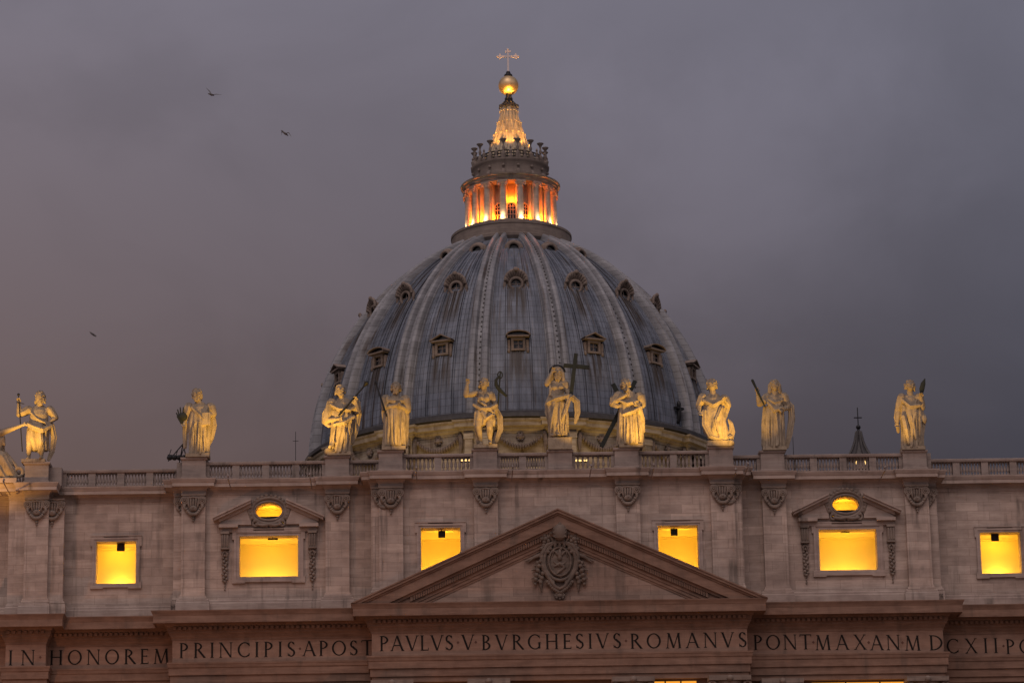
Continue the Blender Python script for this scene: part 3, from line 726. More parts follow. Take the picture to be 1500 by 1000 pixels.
def make_column():
    m = MB(); zt = Zar0-.02; r = 1.38
    m.lathe([(1.9, 0), (1.9, 3.6), (1.75, 3.8), (1.8, 4.1), (1.6, 4.5), (r, 4.9), (r, 14), (r*.88, zt-2.8)], 32)
    c = m.build('giant_column', M['entab'], fac, smooth=40)
    k = MB(); r2 = r*.88; k.lathe([(r2, zt-2.9), (r2+.12, zt-2.8), (r2+.05, zt-2.6), (r2+.1, zt-1.4), (r2+.45, zt-.5), (r2+.45, zt-.42)], 24)
    k.box(-1.75, 1.75, -1.75, 1.2, zt-.40, zt)
    for row, (zz, hh, q) in enumerate(((zt-2.6, 1.0, 10), (zt-1.9, 1.1, 10))):
        for i in range(q):
            a = PI*2*(i+.5*row)/q; ra = r2+.12
            k.tube([(ra*math.sin(a), -ra*math.cos(a), zz), ((ra+.12)*math.sin(a), -(ra+.12)*math.cos(a), zz+hh*.7), ((ra+.38)*math.sin(a), -(ra+.38)*math.cos(a), zz+hh)], [.26, .24, .12], 6)
    for sx in (-1, 1): k.ring((sx*1.45, -1.5, zt-.75), .27, .27, .11, 14, 6)
    k.ball((0, -1.75, zt-.25), .28)
    k.build('column_capital', M['carved'], c, smooth=50)
    return c
c0 = make_column(); c0.location = (-P5, YC+.35, 0)
for x, y in ((P5, YC), (-P4, YC), (P4, YC), (-P3, YI), (P3, YI), (-P2, YI), (P2, YI)): dup(c0, fac, (x, y+.35, 0))

# ---- nave roof behind the facade
nv = thing('nave_building', 'long nave with a low tiled roof running back behind the church front', 'church nave')
m = MB(); m.box(-22, 22, 9.55, 104, 0, Zac1-10); m.build('nave_wall', M['wall'], nv)
m = MB(); m.prism([(-23, Zac1-9.98), (23, Zac1-9.98), (0, Zac1-5.5)], 9.52, 106); m.build('nave_tiles', M['roof'], nv)
m = MB(); m.box(-XEND-8, XEND+8, 4.6, 9.5, Zac1-.45, Zac1-.1); m.box(-XEND-8, XEND+8, 9.2, 9.5, 40, Zac1-.46); m.build('attic_roof', M['roof'], nv)

# ------------------------------------------------------------------ the dome
DY = 135.0
dome = thing('dome', 'great ribbed lead dome with rows of dormers, lit lantern, ball and cross', 'dome', (0, DY, ZOFF))
def prof(z): return math.sqrt(max(0, RHO**2-(z-ZL)**2))-EXC
ZS0, ZS1 = 74.4, 102.9
NS = 30
th1 = math.asin((ZS1-ZL)/RHO); th0 = math.asin((ZS0-ZL)/RHO)
MER = [(RHO*math.cos(t)-EXC, ZL+RHO*math.sin(t)) for t in [th0+(th1-th0)*i/NS for i in range(NS+1)]]
NRM = [(math.cos(t), math.sin(t)) for t in [th0+(th1-th0)*i/NS for i in range(NS+1)]]
m = MB(); m.lathe(MER, 192)
def strip(m, off, hw, h, i0=0, i1=NS):
    "standing seam down the shell at angle off"
    vs = []; fs = []
    for i in range(i0, i1+1):
        (r, z), (nr, nz) = MER[i], NRM[i]
        for dx, e in ((-hw, -.05), (-hw*.7, h), (hw*.7, h), (hw, -.05)):
            rr = r+nr*e; zz = z+nz*e; a = off+dx/max(r, 1); vs.append((rr*math.sin(a), -rr*math.cos(a), zz))
    for i in range(i1-i0):
        for k in range(3): fs.append((i*4+k, i*4+k+1, i*4+k+5, i*4+k+4))
    m.add(vs, fs)
for b in range(16):
    a = b*2*PI/16
    if math.cos(a) < -.4: continue
    for off, hw, h in ((-3.45, .10, .20), (3.45, .10, .20), (-4.1, .09, .17), (4.1, .09, .17), (-.40, .06, .12), (.40, .06, .12), (-6.6, .09, .12), (6.6, .09, .12), (-1.9, .05, .09), (1.9, .05, .09), (-5.4, .05, .09), (5.4, .05, .09)):
        strip(m, a+R(off), hw, h, 0, NS-3 if abs(off) > 3 else NS-7)
shell = m.build('dome_shell', M['lead'], dome, smooth=40)
# ribs
m = MB(); vs = []; fs = []; RW = []
sec = [(-1.06, -.1), (-1.04, .22), (-.98, .24), (-.96, .62), (-.86, .84), (-.62, .98), (-.38, .86), (-.26, .60), (-.20, .34), (.20, .34), (.26, .60), (.38, .86), (.62, .98), (.86, .84), (.96, .62), (.98, .24), (1.04, .22), (1.06, -.1)]
for i in range(NS+1):
    (r, z), (nr, nz) = MER[i], NRM[i]; t = i/NS; w = 1.45*(1-t)+.74*t
    for sx, e in sec:
        e2 = e*1.12*(1-.25*t); vs.append((sx*w, -(r+nr*e2), z+nz*e2))
q = len(sec)
for i in range(NS):
    for k in range(q-1): fs.append((i*q+k, i*q+k+1, i*q+q+k+1, i*q+q+k))
m.add(vs, fs)
m.k = 1
for i in range(48):                                        # studs in the groove
    t = th0+(th1-th0)*(i+.5)/48; e = .36*(1-.25*i/48); r = RHO*math.cos(t)-EXC+e*math.cos(t); z = ZL+RHO*math.sin(t)+e*math.sin(t)
    m.ball((.12, -r, z), (.11, .14, .15), 6, 5)
m.k = 0
rib0 = m.build('dome_rib', [M['rib'], M['darklead']], dome, smooth=35); rib0.rotation_euler = (0, 0, PI/16)
for b in range(1, 16): dup(rib0, dome, (0,0,0), PI/16+b*2*PI/16)

# dormers
def front_z(py):
    z = 80.
    for _ in range(30): z = zat(756, py, DY-prof(z)-.2)-ZOFF
    return z
def glazed(m, w, h, z, y):
    m.k = 1; m.box(-w, w, y, y+.05, z, z+h); m.k = 0
    m.box(-.05, .05, y-.06, y-.002, z, z+h); m.box(-w, w, y-.05, y-.003, z+h*.55, z+h*.55+.1)
def low_dormer(arc):
    m = MB(); z0 = front_z(514)
    r0 = prof(z0); o = -r0-.2                            # front plane
    m.box(-.86, -.56, o, o+2.2, z0+.1, z0+1.75); m.box(.56, .86, o, o+2.2, z0+.1, z0+1.75); m.box(-.56, .56, o, o+2.2, z0+.12, z0+.36)
    m.box(-.56, .56, o+.02, o+2.4, z0+1.42, z0+1.76)
    for s in (-1, 1): m.box(s*1.12-.15, s*1.12+.15, o+.15, o+2.0, z0-.1, z0+1.45); m.ball((s*1.15, o+.2, z0+.1), (.2, .2, .3), 8, 6)
    m.box(-1.35, 1.35, o-.32, o+2.6, z0+1.77, z0+1.95)
    if arc:
        pts = [(1.5*math.cos(PI*i/12), z0+1.96+.62*math.sin(PI*i/12)) for i in range(13)]
        pin = [(1.33*math.cos(PI*i/12), z0+1.96+.50*math.sin(PI*i/12)) for i in range(13)]
    else:
        pts = [(1.5, z0+1.96), (0, z0+2.72), (-1.5, z0+1.96)]; pin = [(1.2, z0+1.96), (0, z0+2.57), (-1.2, z0+1.96)]
    n = len(pts); V = []
    for y in (o-.42, o+3.2): V += [(x, y, z) for x, z in pts]+[(x, y, z) for x, z in pin]
    F = []
    for i in range(n-1):
        F += [(i, i+1, n+i+1, n+i), (2*n+i+1, 2*n+i, 3*n+i, 3*n+i+1), (i+1, i, 2*n+i, 2*n+i+1), (n+i, n+i+1, 3*n+i+1, 3*n+i)]
    m.add(V, F)
    m.k = 1; m.prism(pin, o+.1, o+.2); m.k = 0             # dark glass sheet stands in for shade in the pediment hollow
    glazed(m, .56, 1.07, z0+.35, o+.34)
    return m.build('dormer_window', [M['carved'], M['glass']], dome)
def mid_dormer():
    m = MB(); zc = front_z(416); r0 = prof(zc); o = -r0-.25
    m.k = 0
    m.ring((0, o-.02, zc), .78, .78, .20, 26, 8)
    m.ring((0, o+.3, zc), 1.10, 1.10, .30, 26, 8)
    for i in range(10):                                     # shell hood
        a = PI*(i+.5)/10; m.tube([(1.0*math.cos(a), o+.1, zc+.15+1.0*math.sin(a)), (1.28*math.cos(a), o-.25, zc+.35+1.30*math.sin(a))], [.20, .24], 7)
    m.ring((0, o-.28, zc+.35), 1.36, 1.38, .17, 22, 8, 0, PI)
    m.ball((0, o-.40, zc+1.78), (.36, .24, .30), 8, 6)
    for s in (-1, 1):
        m.ring((s*1.25, o-.1, zc-.75), .28, .28, .13, 12, 6); m.tube([(s*1.36, o-.1, zc+.4), (s*1.45, o-.05, zc-.2), (s*1.25, o-.05, zc-.75)], [.16, .2, .14], 7)
        m.tube([(s*1.2, o-.1, zc-.9), (s*.6, o-.2, zc-1.1), (0, o-.2, zc-.95)], [.13, .17, .15], 7)
    m.k = 1; m.lathe([(0, 0), (.86, 0)], 24); V = m.v[-48:]
    for i in range(48):
        x, y, z = V[i]; m.v[len(m.v)-48+i] = (x, o+.25, zc-y)
    m.k = 0; m.box(-.05, .05, o+.12, o+.2, zc-.75, zc+.75); m.box(-.75, .75, o+.11, o+.19, zc-.05, zc+.05)
    return m.build('round_dormer', [M['carved'], M['glass']], dome, smooth=50)
def top_oculus():
    m = MB(); zc = front_z(363); r0 = prof(zc); o = -r0-.1
    m.ring((0, o, zc), .78, .74, .20, 24, 8); m.ring((0, o+.35, zc), .95, .92, .28, 24, 8); m.ring((0, o+.8, zc), .95, .92, .3, 24, 8)
    m.k = 1; m.lathe([(0, 0), (.80, 0)], 24)
    for i in range(48):
        x, y, z = m.v[len(m.v)-48+i]; m.v[len(m.v)-48+i] = (x, o+.3, zc-y)
    m.k = 0
    return m.build('oculus', [M['carved'], M['glass']], dome, smooth=50)
bays_ = [b for b in range(16) if math.cos(b*2*PI/16) > -.35]
ar, tr, md, tp = low_dormer(True), low_dormer(False), mid_dormer(), top_oculus()
for b in bays_:
    a = b*2*PI/16
    if b == 0: continue
    if b == 1: tr.rotation_euler = (0, 0, a)
    else: dup(ar if b % 2 == 0 else tr, dome, (0,0,0), a)
    dup(md, dome, (0,0,0), a); dup(tp, dome, (0,0,0), a)
# small iron lamp brackets low on two bays
for sgn in (-1, 1):
    m = MB(); r0 = prof(76.6); m.tube([(0, -r0+.1, 75.2), (0, -r0-.35, 75.6), (0, -r0-.45, 77.0)], [.24, .22, .30], 8); m.box(-.7, .7, -r0-.7, -r0-.1, 77.0, 77.25); m.ball((0, -r0-.4, 77.6), (.28, .28, .5))
    b = m.build('vent_cowl', M['iron'], dome, smooth=40); b.rotation_euler = (0, 0, sgn*R(50.5))
# gutter, cornice and attic of the drum
m = MB(); m.lathe([(24.6, 74.95), (25.7, 74.8), (26.6, 74.45), (26.9, 74.2), (26.95, 73.75), (26.6, 73.62)], 160); m.build('dome_gutter', M['darklead'], dome, smooth=30)
m = MB()
def drum_path(r, rp, w):
    p = []
    for b in range(16):
        a = PI/16+b*2*PI/16
        for s, rr in ((-1, r), (-1, rp), (1, rp), (1, r)):
            aa = a+s*w/rr; p.append((rr*math.sin(aa), -rr*math.cos(aa)))
        for k in range(1, 5): aa = a+w/r+(2*PI/16-2*w/r)*k/5; p.append((r*math.sin(aa), -r*math.cos(aa)))
    return p
m.sweep(drum_path(25.5, 26.05, 1.75), [(0, 55), (0, 72.0), (.10, 72.03), (.14, 72.25), (.42, 72.45), (.46, 72.65), (.95, 72.75), (.98, 73.2), (1.15, 73.35), (1.2, 73.58), (.2, 73.62)], True)
drum = m.build('drum_attic', M['drum'], dome)
m = MB()
for s in (-1, 1):
    for k in (-1, 1): m.box(s*1.05-.48, s*1.05+.48, -26.45, -25.9, 60, 71.9)
    m.box(s*1.05-.6, s*1.05+.6, -26.52, -25.9, 71.3, 71.98)
pr = m.build('pier_strips', M['drum'], dome); pr.rotation_euler = (0, 0, PI/16)
m = MB(); n = 19
for i in range(n):
    t = i/(n-1)*2-1; x = t*2.85; z = 71.75-1.55*(1-t*t); y = -math.sqrt(25.6**2-x*x)-.2
    m.ball((x, y-.12, z), (.17, .34+.1*(1-abs(t)), .44-.12*abs(t)), 8, 6)
for s in (-1, 1): m.tube([(s*2.9, -25.75, 71.95), (s*3.05, -25.8, 70.9), (s*2.95, -25.75, 69.7)], [.25, .32, .12], 7)
m.ball((0, -25.7, 71.5), (.36, .3, .36)); [m.ball((.36*math.cos(k), -25.65, 71.5+.36*math.sin(k)), .2, 7, 5) for k in (0, 1.05, 2.1, 3.14, 4.2, 5.24)]
gar = m.build('drum_garland', M['carved'], dome, smooth=50)
for b in bays_:
    if math.cos(b*2*PI/16) < .1: continue
    if b: dup(gar, dome, (0,0,0), b*2*PI/16); dup(pr, dome, (0,0,0), PI/16+b*2*PI/16)
m = MB(); m.lathe([(24.5, -ZOFF), (24.5, 55.2)], 64); m.build('drum_wall', M['drum'], dome)

# ---- lantern
m = MB()
m.lathe([(7.0, 101.6), (7.6, 102.1), (7.85, 102.35), (7.9, 102.7), (7.75, 102.8), (7.75, 104.0), (7.85, 104.05), (7.85, 104.35), (7.5, 104.4), (7.4, 104.1), (6.55, 104.1), (6.55, 104.95), (3.9, 105.0)], 96)
base = m.build('lantern_gallery', M['lantern'], dome, smooth=30)
m = MB(); Zb, Zt = 105.1, 110.35; RW_ = 4.15
m.lathe([(RW_, 104.8), (RW_, 111.5)], 64)
for b in range(16):                                        # radial spurs that carry the column pairs
    a = PI/16+b*2*PI/16; ca, sa = math.cos(a), math.sin(a)
    def pl(u, r): return (r*sa+u*ca, -r*ca+u*sa)
    q = [pl(-.32, RW_-.1), pl(.32, RW_-.1), pl(.32, 5.05), pl(-.32, 5.05)]
    m.add([(x, y, Zb-.1) for x, y in q]+[(x, y, Zt) for x, y in q], [(0,1,5,4), (1,2,6,5), (2,3,7,6), (3,0,4,7)])
core = m.build('lantern_wall', M['orange'], dome)
cm = MB(); rc = 5.62
cm.lathe([(.60, Zb-.05), (.60, Zb+.12), (.54, Zb+.16), (.56, Zb+.26), (.46, Zb+.34), (.46, Zb+1.7), (.39, Zt-.75)], 16, (0, -rc, 0))
cm.lathe([(.39, Zt-.78), (.46, Zt-.70), (.41, Zt-.62), (.50, Zt-.3), (.54, Zt-.22)], 14, (0, -rc, 0))
cm.box(-.60, .60, -rc-.58, -rc+.5, Zt-.2, Zt-.01)
for sx in (-1, 1): cm.ring((sx*.45, -rc-.50, Zt-.44), .18, .18, .08, 12, 6)
colm = cm.build('lantern_column', M['trim'], dome, smooth=40); colm.rotation_euler = (0, 0, PI/16)
for b in range(1, 16): dup(colm, dome, (0,0,0), PI/16+b*2*PI/16)
wm = MB(); y0 = -RW_-.10; w, zs, zt2 = .50, Zb+.35, Zb+2.15
arch = [(-w, zs), (w, zs)]+[(w*math.cos(PI*i/10), zt2+w*math.sin(PI*i/10)) for i in range(11)]
wm.k = 1; wm.prism(arch, y0, y0+.15); wm.k = 0
for s in (-1, 1): wm.box(s*(w+.09)-.09, s*(w+.09)+.09, y0-.18, y0+.1, zs-.1, zt2)
wm.ring((0, y0-.08, zt2), w+.09, w+.09, .10, 14, 6, 0, PI)
for x in (-.18, .18): wm.box(x-.03, x+.03, y0-.05, y0-.003, zs, zt2+.42)
for z in (zs+.75, zs+1.4, zt2): wm.box(-w, w, y0-.06, y0-.004, z, z+.06)
win = wm.build('arched_window', [M['orange'], M['glass']], dome)
for b in range(1, 16):
    if math.cos(b*2*PI/16) > -.2: dup(win, dome, (0,0,0), b*2*PI/16)
m = MB()
m.lathe([(3.8, Zt+.0), (5.3, Zt), (6.05, Zt), (6.1, Zt+.25), (6.2, Zt+.3), (6.25, Zt+.62), (6.45, Zt+.7), (6.5, Zt+.9), (5.4, Zt+1.15), (5.2, Zt+1.2)], 96)
m.build('lantern_entablature', M['lantern'], dome, smooth=30)
m = MB(); zu = Zt+1.1
m.lathe([(5.25, zu), (5.1, zu+.2), (4.85, zu+.35), (4.8, zu+.9), (4.85, zu+1.75), (5.0, zu+1.95), (5.1, zu+2.1), (5.1, zu+2.3), (4.6, zu+2.4), (3.0, zu+2.5)], 96)
for b in range(16):                                        # scroll buttresses and studs
    a = PI/16+b*2*PI/16
    for rr, zz, q in ((5.25, zu+.15, .34), (5.05, zu+.5, .26), (4.95, zu+1.3, .20)):
        m.ball((rr*math.sin(a), -rr*math.cos(a), zz), (q, q, q), 8, 6)
m.build('lantern_drum', M['lantern'], dome, smooth=40)
cm = MB(); zc = zu+2.35; rcn = 4.72
cm.box(-.30, .30, -rcn-.3, -rcn+.3, zc, zc+.42)
cm.lathe([(.28, zc+.4), (.32, zc+.55), (.20, zc+.8), (.10, zc+1.0), (.17, zc+1.25), (.20, zc+1.45), (.09, zc+1.75), (.12, zc+2.0), (.22, zc+2.25), (.42, zc+2.45), (.44, zc+2.55), (.05, zc+2.6)], 10, (0, -rcn, 0))
can = cm.build('candelabrum', M['lantern'], dome, smooth=40); can.rotation_euler = (0, 0, PI/16)
for b in range(1, 16): dup(can, dome, (0,0,0), PI/16+b*2*PI/16)
m = MB()
for k in range(64):
    a = k*2*PI/64; m.tube([(4.3*math.sin(a), -4.3*math.cos(a), zc), (4.3*math.sin(a), -4.3*math.cos(a), zc+1.15)], .06, 6)
for zz in (zc+.35, zc+.75, zc+1.15): m.lathe([(4.24, zz-.06), (4.38, zz-.06), (4.38, zz+.06), (4.24, zz+.06), (4.24, zz-.06)], 64)
m.build('gallery_railing', M['iron'], dome)
cm = MB(); cm.lathe([(.26, zc-.1), (.30, zc+.2), (.14, zc+.4), (.20, zc+.75), (.24, zc+.9), (.10, zc+1.15), (.16, zc+1.35), (.02, zc+1.6)], 10, (0, -4.85, 0))
fin_ = cm.build('finial', M['lantern'], dome, smooth=40)
for b in range(1, 16): dup(fin_, dome, (0,0,0), b*2*PI/16)
m = MB(); zsb = zc+.05
sp_ = [(3.9, zsb), (3.7, zsb+.5), (3.15, zsb+1.1), (2.6, zsb+2.2), (2.1, zsb+3.6), (1.6, zsb+5.2), (1.12, zsb+6.9), (.78, zsb+8.4)]
m.lathe(sp_, 48)
for b in range(16):
    a = PI/16+b*2*PI/16
    m.tube([((r+.06)*math.sin(a), -(r+.06)*math.cos(a), z) for r, z in sp_[1:]], [.24-.02*i for i in range(len(sp_)-1)], 7, up=(0,0,1))
    for i in range(7):
        t = i/6*(len(sp_)-2)+.6; k = int(min(t, len(sp_)-2)); f = t-k; r = sp_[k][0]*(1-f)+sp_[k+1][0]*f; z = sp_[k][1]*(1-f)+sp_[k+1][1]*f
        m.ball(((r+.28)*math.sin(a), -(r+.28)*math.cos(a), z), .17-.012*i, 6, 5)
M['spire'] = stone('spire_stone', (.44,.37,.27), (.33,.26,.18), (.52,.45,.33), ashlar=False, grime=.9)
m.build('lantern_spire', M['spire'], dome, smooth=40)
ztop = zsb+8.4; zo = zat(746, 125.5, DY)-ZOFF
m = MB(); m.lathe([(.85, ztop-.05), (1.0, ztop+.1), (1.0, ztop+.25), (.55, ztop+.5), (.42, ztop+.8), (.55, zo-1.9), (.36, zo-1.5), (.42, zo-1.2)], 20)
for b in range(8):
    a = b*PI/4+PI/8; m.ring((1.12*math.sin(a), -1.12*math.cos(a), ztop+.1), .2, .2, .09, 10, 6); m.tube([(.5*math.sin(a), -.5*math.cos(a), ztop+.9), (1.1*math.sin(a), -1.1*math.cos(a), ztop+.2)], [.09, .12], 6)
m.build('spire_collar', M['darklead'], dome, smooth=40)
zo = zat(746, 125.5, DY)-ZOFF
m = MB(); m.ball((0, 0, zo), 1.32, 36, 22); orb = m.build('gilt_ball', M['gilt'], dome, smooth=60)
m = MB(); m.lathe([(.30, zo+1.2), (.55, zo+1.3), (.52, zo+1.5), (.30, zo+1.6), (.32, zo+1.75), (.22, zo+1.95)], 16); m.build('ball_collar', M['iron'], orb, smooth=40)
m = MB(); zx = zat(743.5, 83, DY)-ZOFF; zt3 = zat(743, 71.5, DY)-ZOFF
m.box(-.11, .11, -.09, .09, zo+1.9, zt3-.25); m.box(-1.28, 1.28, -.085, .095, zx-.12, zx+.12)
for s in (-1, 1):
    m.box(s*1.05-.10, s*1.05+.10, -.092, .088, zx-.36, zx+.36); m.ball((s*1.36, 0, zx), .17, 8, 6)
m.box(-.36, .36, -.088, .092, zt3-.52, zt3-.32); m.ball((0, 0, zt3-.12), .17, 8, 6)
m.build('cross', M['pale'], orb)
# lamps of the lantern
for b in (-4, -3, -2, -1, 0, 1, 2, 3, 4):
    a = b*2*PI/16; pw = {0: 420, 1: 900, -1: 1100}.get(b, 2300)
    light('gallery_lamp', 'POINT', (4.5*math.sin(a), -4.5*math.cos(a), Zb+.4 if b else Zb+3.0), pw, (1, .175, .005), dome, size=.2)
for b in range(-5, 5):
    a = PI/16+b*2*PI/16; light('column_lamp', 'POINT', (6.5*math.sin(a), -6.5*math.cos(a), Zb+.30), 150, (1, .74, .36), dome, size=.07)
for b in range(-3, 4):
    a = b*PI/4.5; light('spire_lamp', 'SPOT', (4.1*math.sin(a), -4.1*math.cos(a), zc+1.3), 3000, (1, .45, .08), dome, aim=(.2*math.sin(a), -.2*math.cos(a), zc+8.6), size=.12, angle=44)
light('ball_lamp', 'SPOT', (0.05, -1.7, ztop+.7), 1100, (1, .50, .05), dome, aim=(0, -.7, zo-.75), size=.1, angle=44)

# ------------------------------------------------------------------ statues
def make_statue(spec):
    Y = spec['Y']; bx, by = spec['base']; root_p = at(bx, by, Y); root_p.z = Zpl[spec['ped']] + .055
    root = thing('statue', spec['label'], 'statue', root_p, 'stone statues along the balustrade')
    off = root_p.z - zat(bx, by, Y)
    def W(px, py, d=0.): v = at(px, py, Y); return Vector((v.x-root_p.x, d, v.z-root_p.z+off*0))
    u = 1/PXM; m = MB()
    pw, ph = spec.get('plinth', (1.0, .30))
    hx, hy, hw, hh = spec['head']; tilt = spec.get('turn', 0.)
    c = W(hx, hy, -.12)
    rx, rz = hw*u/2, hh*u/2
    m.ball((c.x, c.y, c.z+.06*rz), (rx*.86, rx*.98, rz*.92), 16, 12)                 # skull
    m.ball((c.x+tilt*.10, c.y-.10, c.z-.42*rz), (rx*.62, rx*.75, rz*.52), 12, 9)     # jaw
    f = c.y-rx*.92
    m.tube([(c.x+tilt*.18, f-.02, c.z+.12*rz), (c.x+tilt*.20, f-.13, c.z-.20*rz)], [.045, .075], 6)   # nose
    for s in (-1, 1):
        m.tube([(c.x+tilt*.15+s*rx*.18, f+.01, c.z+.20*rz), (c.x+tilt*.15+s*rx*.62, f+.09, c.z+.16*rz)], .055, 6)   # brow
        m.ball((c.x+tilt*.12+s*rx*.42, f+.10, c.z-.22*rz), (.10, .10, .10), 8, 6)    # cheek
        m.ball((c.x+s*rx*.86, c.y+.05, c.z-.02*rz), (.06, .10, .13), 8, 6)           # ear
    m.tube([(c.x+tilt*.16-.09, f+.02, c.z-.42*rz), (c.x+tilt*.16+.09, f+.02, c.z-.42*rz)], .045, 6)   # mouth
    rnd = random.Random(int(hx))
    if spec.get('hair', 1):
        for k in range(spec.get('curls', 26)):
            a = rnd.uniform(0, 2*PI); e = rnd.uniform(.15, 1.0); ce = math.sqrt(1-e*e)
            x = ce*math.cos(a); y = ce*math.sin(a)
            if y < -.25 and e < .62: continue
            m.ball((c.x+x*rx*.92, c.y+.03+y*rx*.98, c.z+.05*rz+e*rz*.86), (.115, .115, .12), 7, 5)
        for k in range(12):
            a = rnd.uniform(-.15*PI, 1.15*PI); z = rnd.uniform(-.75, .3)
            m.ball((c.x+math.cos(a)*rx*.95, c.y+.05+abs(math.sin(a))*rx*.95, c.z+z*rz), (.12, .12, .15), 7, 5)
    if spec.get('beard'):
        for k in range(14):
            a = rnd.uniform(-1, 1); q = rnd.uniform(0, 1)
            m.ball((c.x+tilt*.1+a*rx*.62*(1-.4*q), f+.10+abs(a)*.12-.05*(1-q), c.z-(.50+.55*q)*rz), (.105, .10, .13), 7, 5)
    if spec.get('veil'):
        for s in (-1, 1): m.tube([(c.x+s*rx*.5, c.y+.1, c.z+.8*rz), (c.x+s*rx*1.08, c.y+.08, c.z+.1*rz), (c.x+s*rx*1.15, c.y+.05, c.z-.9*rz), (c.x+s*rx*1.5, c.y+.1, c.z-1.6*rz)], [.14, .16, .18, .14], 7)
    (lx, ly), (rx_, ry_) = spec['sh']; nx, ny = spec.get('neck', ((lx+rx_)/2, (ly+ry_)/2-3))
    m.tube([W(hx, hy+hh*.2, -.05), W(nx, ny, 0)], [.24, .30], 10)
    sl, sr = W(lx, ly), W(rx_, ry_)
    wx, wy, ww = spec['waist']; wst = W(wx, wy, 0)
    ch = W((lx+rx_)/2, (ly+ry_)/2+9, -.08)
    sw = (rx_-lx)*u
    m.tube([sl+Vector((.16, 0, -.10)), W((lx+rx_)/2, (ly+ry_)/2+1), sr+Vector((-.16, 0, -.10))], [.30, .36, .30], 12, flat=.9)
    m.tube([W((lx+rx_)/2, (ly+ry_)/2+3, 0), ch, wst], [sw*.40, sw*.44, ww*u*.5], 18, flat=.66, up=(0, 1, 0))
    if spec.get('bare'):
        for s in (-1, 1): m.ball((ch.x+s*sw*.2, ch.y-.32, ch.z+.05), (sw*.2, .14, .2), 10, 7)
        for k in range(3):
            for s in (-1, 1): m.ball((ch.x+(wst.x-ch.x)*(k+1)/3.5+s*.14, ch.y-.30, ch.z-.28-.24*k), (.13, .08, .11), 8, 6)
    else:
        for k in range(6):
            a = -1+2*k/5; m.tube([W((lx+rx_)/2+a*sw/u*.38, (ly+ry_)/2+2, -.24), W((lx+rx_)/2+a*sw/u*.22, (ly+ry_)/2+14, -.42), W(wx+a*ww*.42, wy, -.30)], [.06, .085, .06], 6)
    for key in ('armL', 'armR'):
        s0 = sl if key == 'armL' else sr
        if key not in spec: continue
        (ex, ey, ed), (ax, ay, ad) = spec[key]; el, hd = W(ex, ey, ed), W(ax, ay, ad)
        sleeve = spec.get('sleeve', 1.0)
        m.tube([s0, (s0+el)/2+Vector((0, 0, -.04)), el], [.33*sleeve, .31*sleeve, .25*sleeve], 12, ridge=.10 if sleeve > 1 else 0, rk=5)
        fd = (hd-el).normalized()
        m.tube([el, el+(hd-el)*.35, hd-fd*.18], [.245, .23, .145], 10)
        m.ball(hd, (.15, .13, .16), 8, 6)                                           # palm, then five curled fingers
        sd_ = fd.cross(Vector((0, -1, 0)));
        if sd_.length < .1: sd_ = Vector((1, 0, 0))
        sd_.normalize()
        for i in range(4):
            p0 = hd+fd*.10+sd_*(-.12+.08*i); m.tube([p0, p0+fd*(.15+.02*(i in (1, 2)))+Vector((0, -.05, 0)), p0+fd*.19+Vector((0, -.14, 0))], [.050, .046, .040], 6)
        m.tube([hd+sd_*.12, hd+sd_*.22+fd*.10+Vector((0, -.08, 0))], [.055, .045], 6)
    for lg in spec.get('legs', []):
        (a, b, c_) = [W(*q) for q in lg]
        m.tube([a, (a+b)/2, b, b+(c_-b)*.32, b+(c_-b)*.8, c_], [.40, .37, .27, .27, .17, .16], 12)
        m.tube([c_+Vector((0, .08, -.02)), c_+Vector((0, -.30, -.10)), c_+Vector((.02, -.55, -.14))], [.16, .16, .11], 8)
        for i in range(5): m.ball(c_+Vector((-.10+.05*i, -.62+.03*abs(i-1), -.15)), .055, 6, 5)
    for rb in spec.get('robes', []):
        rings = rb['rings']; nf = rb.get('folds', 11); amp = rb.get('amp', .09); n = 88; vs = []; K = 26; N_ = len(rings)
        ph_ = rb.get('phase', 0.); tw = rb.get('twist', .0)
        for k in range(K+1):
            t = k/K*(N_-1); i = min(int(t), N_-2); fr = t-i; fr = fr*fr*(3-2*fr)*.5+fr*.5
            A, B = rings[i], rings[i+1]
            g = [A[j]*(1-fr)+B[j]*fr for j in range(3)]; g[2] *= .94; dy = (A[4] if len(A) > 4 else 0)*(1-fr)+(B[4] if len(B) > 4 else 0)*fr
            dp = A[3]*(1-fr)+B[3]*fr; cc = W(g[0], g[1], dy); hwm = g[2]*u; am = 1.75*amp*(.25+.75*k/K)
            for q in range(n):
                w = 2*PI*q/n; ww_ = w+tw*k/K
                fold = math.cos(nf*ww_+ph_+.9*math.sin(2*ww_+k*.10))+.5*math.cos((nf*.55)*ww_*1.0+1.7*ph_+k*.07)*0+.45*math.cos((nf//2)*ww_+2.1+ph_)
                rr = 1+am*(abs(fold)**.7*math.copysign(1, fold))*.75
                vs.append((cc.x+math.cos(w)*hwm*rr, cc.y+math.sin(w)*hwm*dp*rr, cc.z))
        fs = [(k*n+q, k*n+(q+1) % n, (k+1)*n+(q+1) % n, (k+1)*n+q) for k in range(K) for q in range(n)]
        fs = [f_[::-1] for f_ in fs]+[tuple(range(n)), tuple(range((K+1)*n-1, K*n-1, -1))]
        m.add(vs, fs)
    for bd in spec.get('bands', []):
        pts, rr, fl = bd; m.tube([W(*q) for q in pts], [q*u for q in rr], 20, flat=fl, ridge=.24, rk=5, up=(0, 1, 0))
    # fine creases running down the drapery
    for cr in spec.get('creases', []):
        m.tube([W(*q) for q in cr], [.03]+[.085]*(len(cr)-2)+[.05], 6)
    for fn in spec.get('extra', []): fn(m, W, u)
    ob = m.build('figure', M['statue'], root)
    zmin = W(bx, by).z
    md = ob.modifiers.new('remesh', 'REMESH'); md.mode = 'VOXEL'; md.voxel_size = .034
